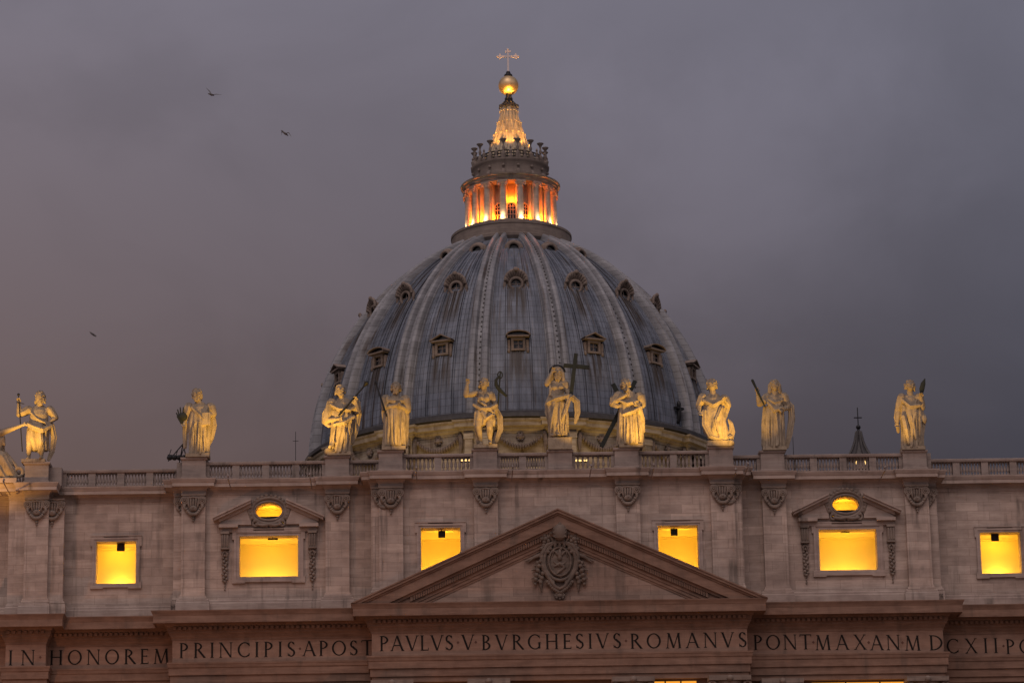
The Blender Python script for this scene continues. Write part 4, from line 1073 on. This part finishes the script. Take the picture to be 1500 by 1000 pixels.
    sm = ob.modifiers.new('smooth', 'SMOOTH'); sm.factor = .5; sm.iterations = 1
    dg = bpy.context.evaluated_depsgraph_get(); me = bpy.data.meshes.new_from_object(ob.evaluated_get(dg)); ob.modifiers.clear(); ob.data = me
    me.materials.clear(); me.materials.append(M['statue']); me.polygons.foreach_set('use_smooth', [True]*len(me.polygons))
    pb = MB(); pb.box(-pw, pw, -.72, .75, 0.0, ph); pb.build('plinth', M['statue'], root)
    for nm, mat, fn in spec.get('props', []):
        q = MB(); fn(q, W, u); q.build(nm, M[mat], root, smooth=40)
    return root
def bar(m, a, b, w, d):
    "square-section beam"
    a, b = Vector(a), Vector(b); t = (b-a).normalized(); n = t.cross(Vector((0, 1, 0))).normalized()*w; y = Vector((0, d, 0))
    V = [p+q for p in (a, b) for q in (n-y, -n-y, -n+y, n+y)]
    m.add(V, [(0,3,2,1), (4,5,6,7), (0,1,5,4), (1,2,6,5), (2,3,7,6), (3,0,4,7)])

YS = -.05
ST = []
ST.append(dict(Y=YP+.1, base=(50, 676), ped=0, label='orange-lit bearded statue with hand on hip gripping a long thin staff',
  head=(59, 583, 15, 22), turn=.8, beard=1, sh=((42, 600), (73, 600)), waist=(56, 624, 30), sleeve=1.1, plinth=(1.0, .25),
  armL=((28.5, 607, -.1), (28, 590, -.3)), armR=((81, 611, .1), (72, 621, -.35)),
  legs=[((46, 633, -.1), (44, 650, -.3), (42, 671, -.1)), ((64, 632, -.1), (62, 652, -.4), (61, 671, -.2))],
  robes=[dict(rings=[(57, 618, 15, .7), (56, 630, 17.5, .75), (55, 644, 17, .72), (58, 660, 14, .6, .1)], folds=9, amp=.10)],
  bands=[([(40, 622, -.5), (52, 629, -.75), (64, 633, -.8), (76, 625, -.4)], [3.2, 4.2, 4.2, 3], .8), ([(75, 622, .1), (79, 640, .15), (76, 660, .2), (71, 672, .2)], [4, 4.2, 3.6, 2.5], .6),
         ([(60, 636, -.7), (62, 650, -.75), (58, 664, -.5)], [3.4, 3, 2], .7), ([(46, 606, -.45), (56, 616, -.6), (68, 622, -.55)], [1.6, 2, 1.6], .9)],
  props=[('staff', 'iron', lambda m, W, u: (m.tube([W(28, 580, -.42), W(33.5, 662, -.35)], .042, 8), m.ball(W(28, 579.5, -.42), .12), m.tube([W(25, 591, -.42), W(36, 593, -.42)], .035, 6)))]))
ST.append(dict(Y=YI, base=(290, 671), ped=1, label='long robed statue holding a book at its side, beside the tripod floodlight',
  head=(288.5, 578, 15, 19), turn=.2, beard=1, curls=36, sh=((277, 596), (308, 596)), waist=(292, 618, 30), sleeve=1.25,
  armL=((273, 610, 0), (270, 622, -.35)), armR=((312.5, 606, 0), (301, 613, -.55)),
  robes=[dict(rings=[(292, 606, 15.5, .7), (292, 620, 17.5, .72), (292, 640, 16.5, .7), (292, 655, 15.5, .75), (292, 668, 15.5, .85)], folds=13, amp=.10)],
  bands=[([(310, 607, .2), (312, 622, .25), (309, 640, .25), (305, 652, .3)], [4.5, 5, 4, 2], .5), ([(271, 621, -.1), (271, 638, 0), (271, 655, 0)], [3.5, 3.6, 2.6], .6), ([(281, 598, -.45), (293, 610, -.62), (304, 622, -.6)], [2, 2.6, 2.2], .8)],
  creases=[[(286, 622, -.72), (284, 642, -.76), (283, 664, -.8)], [(292, 620, -.76), (292, 642, -.8), (291, 664, -.85)], [(299, 632, -.7), (300, 648, -.74), (301, 664, -.8)]],
  extra=[lambda m, W, u: (lambda c: m.box(c.x-.36, c.x+.36, -.75, -.55, c.z-.55, c.z+.55))(W(303, 616))],
  props=[('palm_branch', 'bronze', lambda m, W, u: [m.tube([W(267, 622, -.4), W(267+8*math.cos(a), 607+9*math.sin(a), -.4)], [.10, .05], 6) for a in (2.6, 3.2, 3.8, 4.4, 5.0)]+[m.ball(W(268, 612, -.35), (.42, .25, .38), 8, 6)])]))
ST.append(dict(Y=YI, base=(497, 669), ped=2, label='brightly lit robed statue bent over a long spear slanting to the right across its chest',
  head=(498.5, 572, 14.5, 19), turn=.1, beard=1, sh=((486, 590), (519, 590)), waist=(500, 613, 27), sleeve=1.3,
  armL=((478, 616, -.1), (497, 616, -.65)), armR=((523.5, 603, 0), (521, 588, -.4)),
  robes=[dict(rings=[(501, 602, 16, .7), (502, 618, 17.5, .75), (500, 638, 16.5, .75), (499, 652, 16, .8), (499, 665, 16.5, .9)], folds=12, amp=.11, twist=.5)],
  bands=[([(482, 596, -.1), (476, 606, 0), (475, 618, .05), (482, 624, -.1)], [4, 4.2, 3.6, 3], .7), ([(524, 588, .1), (525, 606, .15), (521, 630, .2), (516, 648, .2)], [3.2, 4.4, 4, 2.2], .6),
         ([(484, 594, -.4), (497, 602, -.7), (512, 603, -.6), (522, 596, -.3)], [2, 2.6, 2.4, 2], .8), ([(490, 624, -.6), (504, 622, -.8), (519, 612, -.5)], [2.6, 3.2, 2.6], .8)],
  creases=[[(492, 628, -.75), (489, 645, -.8), (488, 660, -.8)], [(504, 626, -.8), (506, 645, -.85), (506, 662, -.9)], [(512, 625, -.65), (514, 645, -.7), (513, 662, -.75)]],
  extra=[lambda m, W, u: (m.ball(W(483, 663, -.4), (.5, .35, .4), 9, 7), m.tube([W(489, 650, -.6), W(484, 658, -.95)], [.2, .16], 8))],
  props=[('spear', 'iron', lambda m, W, u: (m.tube([W(497, 611.5, -.85), W(534.5, 565.5, -.35)], .085, 8), m.tube([W(533.5, 566.5, -.36), W(537, 562, -.33), W(539, 559.5, -.33)], [.10, .24, .05], 8)))]))
ST.append(dict(Y=YC, base=(577, 661), ped=3, label='dim-headed robed statue with a long pointed spear leaning away to its left',
  head=(580, 568.5, 14.5, 17), turn=-.2, beard=1, sh=((565.5, 584.5), (593, 585)), waist=(579, 606, 27), sleeve=1.3,
  armL=((564, 598, -.15), (582, 596, -.7)), armR=((597, 600, .1), (586, 597, -.65)),
  robes=[dict(rings=[(579, 596, 15.5, .7), (578.5, 612, 16.5, .75), (578, 634, 17, .72), (578, 655, 18, .8)], folds=13, amp=.11)],
  bands=[([(566, 587, -.3), (578, 590, -.55), (592, 588, -.3)], [2.6, 3.6, 2.8], .7), ([(594, 588, .1), (596, 610, .15), (595, 640, .15), (595, 654, .1)], [3, 3.4, 3, 2.4], .6), ([(563, 592, .05), (562, 604, 0), (563, 618, 0)], [3, 3.4, 2.4], .6)],
  creases=[[(570, 612, -.72), (570, 632, -.78), (569, 652, -.85)], [(578, 608, -.78), (579, 632, -.82), (579, 652, -.88)], [(587, 610, -.7), (588, 632, -.75), (589, 652, -.8)]],
  props=[('spear', 'iron', lambda m, W, u: (m.tube([W(551, 563, -.5), W(566.5, 612, -.7)], .075, 8), m.tube([W(552, 566, -.5), W(550.5, 561.5, -.5), W(549.5, 558.5, -.5)], [.09, .13, .03], 8)))]))
ST.append(dict(Y=YC, base=(711, 657), ped=4, label='bare-chested statue raising one hand, a hooked bronze banner staff behind its shoulder',
  head=(708.5, 562.5, 14.5, 19), turn=-.2, sh=((697.5, 575.5), (720, 577.5)), waist=(707, 599, 20), bare=1, sleeve=.85, plinth=(1.0, .30),
  armL=((682.5, 579, -.15), (684.5, 562, -.3)), armR=((726, 594, .05), (723, 606, -.35)),
  legs=[((701, 606, 0), (700.5, 627, -.35), (704.5, 650, -.05)), ((716, 607, 0), (717, 628, -.45), (718, 649, -.2))],
  robes=[dict(rings=[(708, 598, 12.5, .72), (709, 606, 15, .72), (710, 616, 16.5, .7), (710, 624, 15, .55)], folds=9, amp=.12, twist=.4)],
  bands=[([(694, 594, -.35), (705, 601, -.55), (718, 600, -.55), (727, 594, -.3)], [2.4, 3.2, 3.2, 2.6], .8), ([(725, 596, .15), (732, 610, .2), (733, 628, .2), (727, 646, .2)], [3.4, 4.2, 4, 2.6], .5),
         ([(700, 588, -.4), (710, 595, -.55), (722, 606, -.5)], [1.5, 2, 1.8], .8), ([(706, 606, -.6), (712, 616, -.72), (720, 610, -.6)], [2.4, 3, 2.2], .8), ([(698, 606, -.3), (697, 622, -.3), (699, 640, -.1), (700, 652, 0)], [3.4, 3.2, 2.6, 2], .7)],
  props=[('banner_staff', 'bronze', lambda m, W, u: (m.tube([W(733, 544, .25), W(729, 600, .2)], .065, 8), m.ring(W(732.5, 548, .25), .2, .3, .05, 14, 6),
          m.tube([W(731, 550, .2), W(726.5, 556, .18), W(727, 563, .18), W(732, 570, .2), W(741.5, 578.5, .22)], [.09, .13, .16, .17, .10], 8, flat=.6)))]))
ST.append(dict(Y=YC, base=(820, 642.5), ped=5, label='tallest central statue with raised hand beside a big dark green cross',
  head=(816.5, 547.5, 14.5, 21), turn=.1, beard=1, veil=1, sh=((805, 560), (828, 561.5)), waist=(813, 584, 23), bare=1, sleeve=.95, plinth=(1.0, 1.02), low=1,
  armL=((801, 563, -.2), (809, 545.5, -.45)), armR=((831, 573, -.05), (835.5, 581, -.5)),
  legs=[((808, 592, 0), (808, 614, -.4), (809, 638, -.2)), ((824, 592, 0), (822, 614, -.35), (818, 637, -.2))],
  robes=[dict(rings=[(814, 582, 13, .72), (815, 592, 17, .75), (817, 606, 16, .75), (818, 622, 14.5, .75), (819, 640, 14, .8)], folds=11, amp=.13, twist=.6)],
  bands=[([(802, 592, -.4), (813, 587, -.65), (826, 584, -.7), (836, 580, -.4)], [3, 3.6, 3.6, 3], .8), ([(837, 581, .1), (845, 588, .15), (846, 604, .15), (843, 618, .15)], [4.2, 4.6, 4, 2.4], .5),
         ([(803, 590, .1), (801, 604, .1), (805, 618, 0)], [3, 3.2, 2], .7), ([(806, 566, -.3), (806, 580, -.4), (816, 586, -.6)], [1.8, 2.2, 1.8], .8), ([(834, 584, -.55), (828, 606, -.6), (816, 628, -.55)], [3, 2.6, 1.8], .8)],
  creases=[[(812, 596, -.75), (808, 616, -.75), (806, 636, -.7)], [(828, 594, -.7), (830, 614, -.7), (829, 637, -.75)], [(820, 596, -.78), (820, 616, -.78), (822, 637, -.75)]],
  props=[('cross', 'bronze', lambda m, W, u: (bar(m, W(843.7, 519, -.2), W(836, 581, -.45), .165, .14), bar(m, W(825.5, 536.2, -.252), W(839, 537.3, -.252), .15, .12), bar(m, W(842, 537.5, -.252), W(863, 539.2, -.252), .15, .12))),
         ('halo', 'iron', lambda m, W, u: (lambda c: m.ring(c, .62, .55, .085, 20, 6, -.1, PI*1.1))(W(816.5, 543, .28)))]))
ST.append(dict(Y=YC, base=(924, 655.5), ped=6, label='brightly lit robed statue standing in front of a dark diagonal cross',
  head=(916, 563.5, 14, 19), turn=-.2, beard=1, sh=((906, 579.5), (937, 580.5)), waist=(921, 602, 27), sleeve=1.25,
  armL=((897, 591, -.1), (916.5, 581, -.65)), armR=((941, 592.5, 0), (931, 595, -.6)),
  robes=[dict(rings=[(921, 592, 16, .7), (922, 606, 17, .75), (923, 626, 19, .75), (923.5, 653, 20, .85)], folds=12, amp=.10)],
  bands=[([(898, 584, -.1), (897, 592, -.15), (904, 596, -.3)], [4.5, 4.6, 3.4], .8), ([(906, 588, -.45), (918, 594, -.7), (933, 590, -.6)], [2, 2.6, 2.4], .8), ([(929, 592, -.6), (936, 600, -.55), (941, 614, -.1), (943, 632, 0)], [3.2, 3.4, 3.2, 2], .7), ([(912, 610, -.7), (926, 606, -.85), (939, 598, -.5)], [2.2, 3, 2.4], .8)],
  creases=[[(911, 612, -.75), (909, 632, -.85), (907, 650, -.9)], [(918, 612, -.82), (918, 632, -.9), (917, 650, -1.0)], [(926, 612, -.82), (927, 632, -.92), (928, 650, -1.0)], [(934, 615, -.7), (936, 632, -.8), (937, 650, -.85)]],
  props=[('saltire_cross', 'bronze', lambda m, W, u: (bar(m, W(881.5, 652, .50), W(931.5, 554, .86), .17, .15), bar(m, W(899, 557, 1.2), W(942, 640, 1.05), .17, .15)))]))
ST.append(dict(Y=YC, base=(1053, 655.5), ped=7, label='curly-haired statue in a swirling blown robe at the right edge of the dome',
  head=(1042.5, 564, 16, 18), turn=.2, curls=44, sh=((1029, 582), (1061, 584)), waist=(1045, 606, 26), sleeve=1.2, plinth=(1.0, .45),
  armL=((1023.5, 594, 0), (1025, 606, -.4)), armR=((1066, 593, 0), (1061, 588, -.5)),
  robes=[dict(rings=[(1045, 596, 15.5, .7), (1046, 612, 17, .75), (1048, 630, 19, .75), (1054, 643, 17, .75), (1056, 648, 13, .75)], folds=9, amp=.10, twist=1.1)],
  bands=[([(1030, 588, -.4), (1044, 596, -.65), (1060, 586, -.4)], [2.4, 3, 2.6], .8), ([(1031, 604, -.4), (1031, 624, -.5), (1040, 641, -.6), (1058, 648, -.5), (1071, 640, -.2)], [3.4, 3.6, 4, 4, 3], .7),
         ([(1066, 594, .1), (1063, 604, .1), (1060, 618, -.2)], [4, 3.6, 2.4], .6), ([(1070, 646, 0), (1073, 632, .05), (1071, 620, .1), (1067, 614, .1)], [3.6, 4, 3, 1.4], .6), ([(1056, 600, -.55), (1048, 618, -.75), (1052, 636, -.75)], [3, 3, 2], .8)],
  extra=[lambda m, W, u: (m.tube([W(1046, 646, -.2), W(1047, 654, -.2)], [.22, .2], 8), m.tube([W(1062, 644, -.2), W(1066, 653, -.2)], [.35, .4], 8), m.ball(W(1070, 650, -.2), (.35, .4, .35), 8, 6))]))
ST.append(dict(Y=YI, base=(1134, 661), ped=8, label='slim cloaked statue holding a dark club up in its hand, in front of open sky',
  head=(1134.5, 565, 13.5, 19), turn=.1, veil=1, sh=((1123, 581.5), (1148.5, 580.5)), waist=(1134, 603, 22), sleeve=1.1,
  armL=((1112.5, 592, -.15), (1108.5, 575, -.35)), armR=((1154, 596, .1), (1144.5, 603, -.5)),
  robes=[dict(rings=[(1135, 594, 13, .72), (1134, 606, 15.5, .75), (1134, 626, 16, .75), (1134, 644, 16.5, .78), (1134, 657, 17, .85)], folds=13, amp=.11)],
  bands=[([(1149, 583, .15), (1159, 594, .25), (1160, 612, .25), (1157, 634, .25), (1153, 654, .2)], [3, 4.6, 4.8, 4.2, 2.6], .5), ([(1122, 588, -.35), (1134, 604, -.65), (1146, 600, -.55)], [2, 3.2, 2.8], .8), ([(1120, 596, .1), (1119, 620, .15), (1118, 652, .15)], [2.4, 3.4, 2.6], .6), ([(1124, 586, -.35), (1134, 592, -.5), (1145, 588, -.35)], [1.8, 2.2, 1.8], .8)],
  creases=[[(1126, 612, -.65), (1125, 634, -.7), (1126, 654, -.8)], [(1136, 608, -.74), (1138, 632, -.76), (1139, 654, -.8)], [(1144, 610, -.6), (1146, 632, -.65), (1147, 654, -.72)]],
  props=[('club', 'bronze', lambda m, W, u: m.tube([W(1101.5, 559, -.45), W(1107, 571, -.5), W(1119, 598, -.75)], [.12, .10, .06], 8))]))
ST.append(dict(Y=YI, base=(1337, 660.5), ped=9, label='draped statue with one arm straight down and a dark upright blade at its shoulder',
  head=(1332.5, 565.5, 15, 19), turn=-.1, beard=0, sh=((1320.5, 582), (1346, 582)), waist=(1334, 606, 26), sleeve=1.2,
  armL=((1315.5, 601, .05), (1314, 622, -.2)), armR=((1350.5, 597, -.05), (1348, 583, -.5)),
  robes=[dict(rings=[(1334, 594, 15, .72), (1335, 610, 17, .75), (1336, 630, 16, .75), (1337, 658, 16.5, .8)], folds=10, amp=.11)],
  bands=[([(1320, 586, -.3), (1332, 598, -.6), (1346, 596, -.55)], [2.4, 3.2, 2.6], .8), ([(1315, 590, .1), (1313, 610, .1), (1316, 632, .1)], [3, 3.6, 2.2], .6), ([(1348, 600, -.1), (1352, 616, -.05), (1350, 640, 0), (1351, 654, 0)], [3.6, 4, 3.2, 2.4], .6), ([(1322, 612, -.6), (1326, 632, -.85), (1330, 652, -.7)], [3.6, 3.6, 2.4], .8), ([(1340, 606, -.6), (1336, 622, -.75), (1340, 645, -.7)], [2.4, 2.4, 1.8], .8)],
  creases=[[(1334, 612, -.75), (1335, 634, -.78), (1335, 655, -.8)], [(1344, 614, -.65), (1346, 634, -.7), (1346, 655, -.72)]],
  extra=[lambda m, W, u: m.ball(W(1352, 614, -.1), (.35, .3, .5), 8, 6)],
  props=[('blade', 'bronze', lambda m, W, u: m.tube([W(1348, 583, -.55), W(1349, 572, -.55), W(1351, 564, -.55), W(1353.5, 557, -.55)], [.09, .22, .20, .04], 8, flat=.5))]))
for s in ST: make_statue(s)

# angel on the clock at the left edge of the picture
def angel():
    Y = YP-.2; rp = at(-14, 706, Y); rp.z = Zac1+.1
    root = thing('angel_statue', 'sculpted angel reclining on scrolls, its arm stretched out at the left edge of the picture', 'statue', rp)
    def W(px, py, d=0.): v = at(px, py, Y); return Vector((v.x-rp.x, d, v.z-rp.z))
    m = MB(); u = 1/PXM
    m.tube([W(-2, 636, -.1), W(10, 632, -.3), W(33, 624.5, -.4)], [.34, .27, .13], 10); h = W(35, 623.5, -.42); m.ball(h, (.17, .12, .12))
    for i in range(4): m.tube([h+Vector((.05, 0, .09-.06*i)), h+Vector((.22, -.05, .08-.06*i)), h+Vector((.28, -.12, .03-.05*i))], .042, 6)
    m.tube([h+Vector((0, 0, .1)), h+Vector((.12, -.05, .2))], .05, 6)
    m.tube([W(-18, 628), W(-8, 634), W(-4, 648), W(-10, 668)], [.45, .62, .58, .6], 14, flat=.75)
    c = W(-16, 608, -.1); m.ball(c, (.42, .45, .52), 14, 10); m.tube([W(-16, 616), W(-12, 630)], .26)
    for k in range(18): m.ball(c+Vector((.4*math.cos(k*2.4)*math.cos(k*.3), .1+.35*math.sin(k*2.4), .15+.4*abs(math.sin(k*.37)))), .14, 7, 5)
    m.tube([W(0, 648, 0), W(5, 643, -.1), W(7, 652, -.1)], [.3, .28, .1], 8)
    m.tube([W(-10, 664, -.2), W(4, 672, -.4), W(14, 690, -.4), W(22, 702, -.3)], [.55, .5, .42, .2], 14, ridge=.1, flat=.8)
    m.tube([W(-12, 676, -.1), W(0, 690, -.3), W(10, 704, -.3)], [.6, .5, .3], 14, ridge=.12)
    for k in range(6): m.tube([W(-4+3*k, 662+4*k, .1), W(4+3.4*k, 670+4.6*k, -.1), W(8+3.4*k, 684+4*k, -.2)], [.12, .16, .06], 7)
    m.ring(W(28, 692, -.2), .34, .38, .16, 16, 8); m.tube([W(26, 686, -.2), W(18, 676, -.2), W(8, 664, -.1)], [.16, .2, .2], 8)
    m.tube([W(-14, 640, .3), W(-2, 655, .35), W(6, 680, .3)], [.3, .5, .2], 12, flat=.4, ridge=.12)
    ob = m.build('figure', M['statue'], root); md = ob.modifiers.new('remesh', 'REMESH'); md.mode = 'VOXEL'; md.voxel_size = .045
    ob.modifiers.new('smooth', 'SMOOTH').iterations = 2
    dg = bpy.context.evaluated_depsgraph_get(); me = bpy.data.meshes.new_from_object(ob.evaluated_get(dg)); ob.modifiers.clear(); ob.data = me
    me.materials.clear(); me.materials.append(M['statue']); me.polygons.foreach_set('use_smooth', [True]*len(me.polygons))
    q = MB(); a, b = W(-60, 706), W(26, 706); q.box(a.x, b.x, -.9, .6, -.05, .35); q.build('plinth', M['trim'], root)
angel()

# ------------------------------------------------------------------ floodlights that light the statues
def flood(px, Y, aim, power, label, ang=34, colr=(1, .56, .09), z=None, arm=0):
    x = xat(px, 690, Y); zz = Zac1+.10 if z is None else z
    root = thing('floodlight', label, 'floodlight', (x, Y, zz), 'floodlights of the church')
    d = (Vector(aim)-Vector((x, Y, zz+.3))).normalized()
    m = MB(); m.tube([(0, 0, .0), (0, 0, .14)], .05, 6); m.box(-.1, .1, -.02, .1, .13, .16); m.tube([Vector((0, 0, .3))-d*.14, Vector((0, 0, .3))+d*.08], [.07, .10], 10, caps=False)
    m.build('housing', M['lampgrey'], root)
    if arm: a_ = MB(); a_.tube([(0, 0, .05), (0, arm, -.02)], .045, 6); a_.build('arm', M['lampgrey'], root)
    l = light('lamp', 'SPOT', Vector((0, 0, .3))+d*.14, power, colr, root, size=.08, angle=ang, blend=1.0)
    l.rotation_euler = d.to_track_quat('-Z', 'Y').to_euler()
fl = [  # pixel column, -, statue aim (px, py), watts, plane, where, cone
 (6, 0, (58, 606), 7350 , YP, 'below the statue with the thin staff', 46),
 (334, 0, (296, 618), 4900 , YI, 'below the statue holding a book', 38),
 (454, 0, (497, 606), 8050 , YI, 'below the statue with the slanting spear', 44),
 (610, 0, (581, 622), 4025 , YC, 'below the dim-headed statue with a spear', 34),
 (751, 0, (712, 600), 4025 , YC, 'below the bare-chested statue', 44),
 (866, 0, (824, 590), 4025 , YC, 'below the tallest statue with the cross', 44),
 (958, 0, (925, 610), 8050 , YC, 'below the statue with the diagonal cross', 38),
 (1096, 0, (1050, 606), 7350 , YC, 'below the curly-haired statue', 44),
 (1078, 0, (1126, 592), 2975 , YI, 'below the slim statue with a club', 38),
 (1297, 0, (1330, 598), 3675 , YI, 'below the statue with the blade', 40),
]
for px, d, a, pw, Y, wh, ang in fl:
    aim = at(a[0], a[1], Y); flood(px, Y-4.8, aim+Vector((0, 0, .35)), pw, 'small grey floodlight on an arm '+wh, ang, z=Zac1-.9, arm=4.0)
flood(-45, YP-4.6, at(16, 690, YP), 1300, 'small floodlight on an arm under the angel at the left edge', 80, (1, .50, .10), z=Zac1-2.6, arm=3.9)
# roof floodlights that warm the foot of the dome
for px, pw in ((560, 12500), (700, 10500), (850, 10500), (960, 12500)):
    x = xat(px, 640, 92); flood(px, 92, (x*1.02, DY-26, 93.0), pw, 'large floodlight on the nave roof aimed at the %s of the dome foot' % {560: 'left side', 700: 'centre left', 850: 'centre right', 960: 'right side'}[px], 46, (1, .62, .16), z=Zac1-6)
# tripod rig beside the second statue
def rig():
    Y = YI+1.0; b = at(262, 682, Y); b.z = Zbal1
    root = thing('floodlight_tripod', 'dark metal tripod rig on the balustrade left of the statue with a book', 'floodlight rig', (b.x, Y, b.z))
    def W(px, py, d=0.): v = at(px, py, Y); return Vector((v.x-b.x, d, v.z-b.z))
    for a in ((247, 676, -.3), (274, 674, -.3), (262, 676, .5)):
        m = MB(); m.tube([W(268, 650, 0), W(*a)], .05, 6); m.build('leg', M['iron'], root)
    m = MB(); bar(m, W(246, 668, -.2), W(276, 671, -.2), .10, .10)
    for px in (249, 256, 263, 270): m.ball(W(px, 671, -.25), (.26, .25, .24), 8, 6)
    for px in (248, 258, 266): m.tube([W(px, 668, -.2), W(px+3, 659, -.2)], .035, 5)
    m.build('lamp_bar', M['iron'], root)
rig()

# ------------------------------------------------------------------ things beyond the parapet
def cupola():
    Y = 40.0; p = at(1259.5, 672, Y); s = (p-CAM).length/FPX*1.0        # metres per pixel there
    root = thing('roof_cupola', 'small dark cupola with curved ribs, ball and cross rising behind the balustrade', 'cupola', (p.x, Y, Zac1-6))
    z = lambda py: zat(1259.5, py, Y)-Zac1+6
    r = lambda px: px*s
    m = MB(); m.lathe([(r(12), 0), (r(12), z(690)), (r(14), z(689)), (r(14), z(687)), (r(10.5), z(686.5)), (r(10.5), z(675)), (r(18), z(674)), (r(17.5), z(671.5))], 16); m.build('cupola_base', M['trim'], root)
    m = MB(); pr_ = [(19, 672.5), (15.5, 667), (11.5, 660.5), (8, 653), (5.6, 646), (3.9, 639), (2.8, 633)]
    m.lathe([(r(a), z(b)) for a, b in pr_], 32, a0=0)
    for k in range(8):
        a = k*PI/4+.2; m.tube([((r(q)+.03)*math.sin(a), -(r(q)+.03)*math.cos(a), z(b)) for q, b in pr_], .15, 6, up=(0, 0, 1))
    m.build('cupola_roof', M['darklead'], root, smooth=40)
    m = MB(); m.lathe([(r(2.4), z(634.5)), (r(4), z(633)), (r(2.2), z(630.5)), (r(2.0), z(629))], 12); m.ball((0, 0, z(625.5)), r(3.5), 12, 8)
    m.tube([(0, 0, z(622)), (0, 0, z(597))], .05, 6); m.tube([(-r(5.2), 0, z(611.5)), (r(5.2), 0, z(611.5))], .06, 6)
    m.build('cross', M['iron'], root, smooth=40)
    for k in (-1, 1):
        m = MB(); a = k*R(33); q = r(10.6); 
        m.ball((q*math.sin(a), -q*math.cos(a), z(679.5)), (r(1.6), r(.8), r(3)), 8, 6); m.build('lit_window', M['lens'], root)
    for k, px in enumerate((-11, -5, 0, 5, 10)):
        m = MB(); m.ball((r(px), -r(14.5), z(686.0)), (r(.9),)*3, 6, 5); m.build('lit_window', M['lens'], root)
cupola()
for px, y0, y1, Y, lab in ((433, 632, 700, 30, 'thin lightning rod left of the dome behind the balustrade'), (1163.5, 640, 690, 12, 'thin lightning rod beside the statue holding a club')):
    a, b = at(px, y1, Y), at(px, y0, Y); o = thing('lightning_rod', lab, 'lightning rod', (a.x, Y, Zac1-5))
    m = MB(); m.tube([(0, 0, 0), (0, 0, b.z-Zac1+5)], [.05, .025], 6); m.box(-.2, .2, -.2, .2, 0, .1)
    if px < 500: m.tube([(-.25, 0, b.z-Zac1+4.1), (.25, 0, b.z-Zac1+4.1)], .025, 5)
    m.build('rod', M['iron'], o)
# rows of glowing beads added for the bright glints between the balusters
for px, py, n, st, lab in ((847, 674.5, 6, 5.2, 'row of small glowing beads seen through the balusters right of the central statue'), (683, 674, 3, 5.5, 'three small glowing beads seen through the balusters left of the raised-hand statue'), (243, 690, 2, 5.5, 'pair of orange beads glowing through the balusters under the tripod rig')):
    Y = YC+3.2 if px > 500 else YO+3.0; p = at(px, py, Y); o = thing('glint_row', lab, 'glowing beads', (p.x, Y, Zac1-.05))
    m = MB(); w = (n-1)*st/PXM; m.box(-w/2-.2, w/2+.2, -.05, .05, p.z-Zac1-.12, p.z-Zac1-.03)
    for s in (-1, 1): m.box(s*w/2-.03, s*w/2+.03, -.04, .04, 0, p.z-Zac1-.1)
    m.build('bead_rail', M['iron'], o)
    for i in range(n): m = MB(); m.ball((-w/2+i*st/PXM, 0, p.z-Zac1+.05), (.13, .1, .11), 8, 6); m.build('lamp', M['lens'], o)  # one glowing bead for each bright glint

# unseen sodium street lamps in the piazza, added as warm fill under the cornices
def fill_street_lamp(x, y, pw, lab):
    root = thing('fill_street_lamp', lab, 'street lamp', (x, y, 0), 'unseen fill lamps of the piazza')
    m = MB(); m.lathe([(.6, 0), (.6, .5), (.35, .7), (.22, 1.2), (.14, 2), (.11, 7.2), (.2, 7.3), (.1, 7.6)], 12); m.build('post', M['iron'], root, smooth=40)
    for k in range(4):
        a = k*PI/2+.4; m = MB(); c = (1.0*math.sin(a), -1.0*math.cos(a)); m.tube([(0, 0, 7.0), (c[0], c[1], 7.1), (c[0], c[1], 7.5)], .05, 6); m.build('bracket', M['iron'], root)
        m = MB(); m.lathe([(.12, 0), (.26, .5), (.05, .75)], 8, (c[0], c[1], 7.5)); m.build('lantern', M['litpane'], root)
    light('lamp', 'POINT', (0, -1.4, 8.0), pw, (1, .40, .17), root, size=.4)
for x, y, pw, lab in ((-62, -36, 26000, 'unseen four-armed street lamp for warm fill, nearest to the left end of the church front'), (-22, -46, 5200, 'unseen four-armed street lamp for warm fill, left of the church steps'),
                      (22, -46, 4200, 'unseen four-armed street lamp for warm fill, right of the church steps'), (62, -40, 4600, 'unseen four-armed street lamp for warm fill, nearest to the right end of the church front')): fill_street_lamp(x, y, pw, lab)

# ------------------------------------------------------------------ gulls
def gull(px, py, Y, L, R_, body, lab):
    p = at(px, py, Y); o = tag(bpy.data.objects.new('gull', None), lab, 'bird', 'gulls in the sky'); col.objects.link(o); o.location = p
    def W(dx, dy, d=0.): return (dx*.055, d, -dy*.055)
    m = MB(); m.tube([W(-body[0], -body[1], -.10), W(0, 0), W(body[0]*1.1, body[1]*1.1, .12)], [.06, .10, .035], 10); m.ball(W(-body[0]*1.25, -body[1]*1.25, -.13), .065, 8, 6)
    m.tube([W(-body[0]*1.5, -body[1]*1.5, -.16), W(-body[0]*1.9, -body[1]*1.9, -.2)], [.03, .008], 6)
    m.build('body', M['gull'], o, smooth=60)
    for w in (L, R_):
        m = MB(); m.tube([W(0, 0), W(*w[0]), W(*w[1])], [.09, .10, .02], 10, flat=.22, up=(.2, -.3, 1)); m.build('wing', M['gull'], o, smooth=60)
gull(310, 139, -8, ((-4, -7, .1), (-9, -13, .2)), ((8, 0, -.1), (16, 2, -.25)), (3, .5), 'gull with wings spread wide, highest of the three birds')
gull(418, 196, -12, ((-5, -6, .1), (-6, 1, .2)), ((5, -1, -.1), (9, 6, -.2)), (3.5, 2.2), 'gull with bent wings, nearest to the dome of the three birds')
gull(137, 490, 12, ((-4, -2, .3), (-6, -3.5, .5)), ((3, 2, -.3), (6, 5, -.5)), (3.4, 2.2), 'small gull seen edge on, lowest of the three birds at the far left')
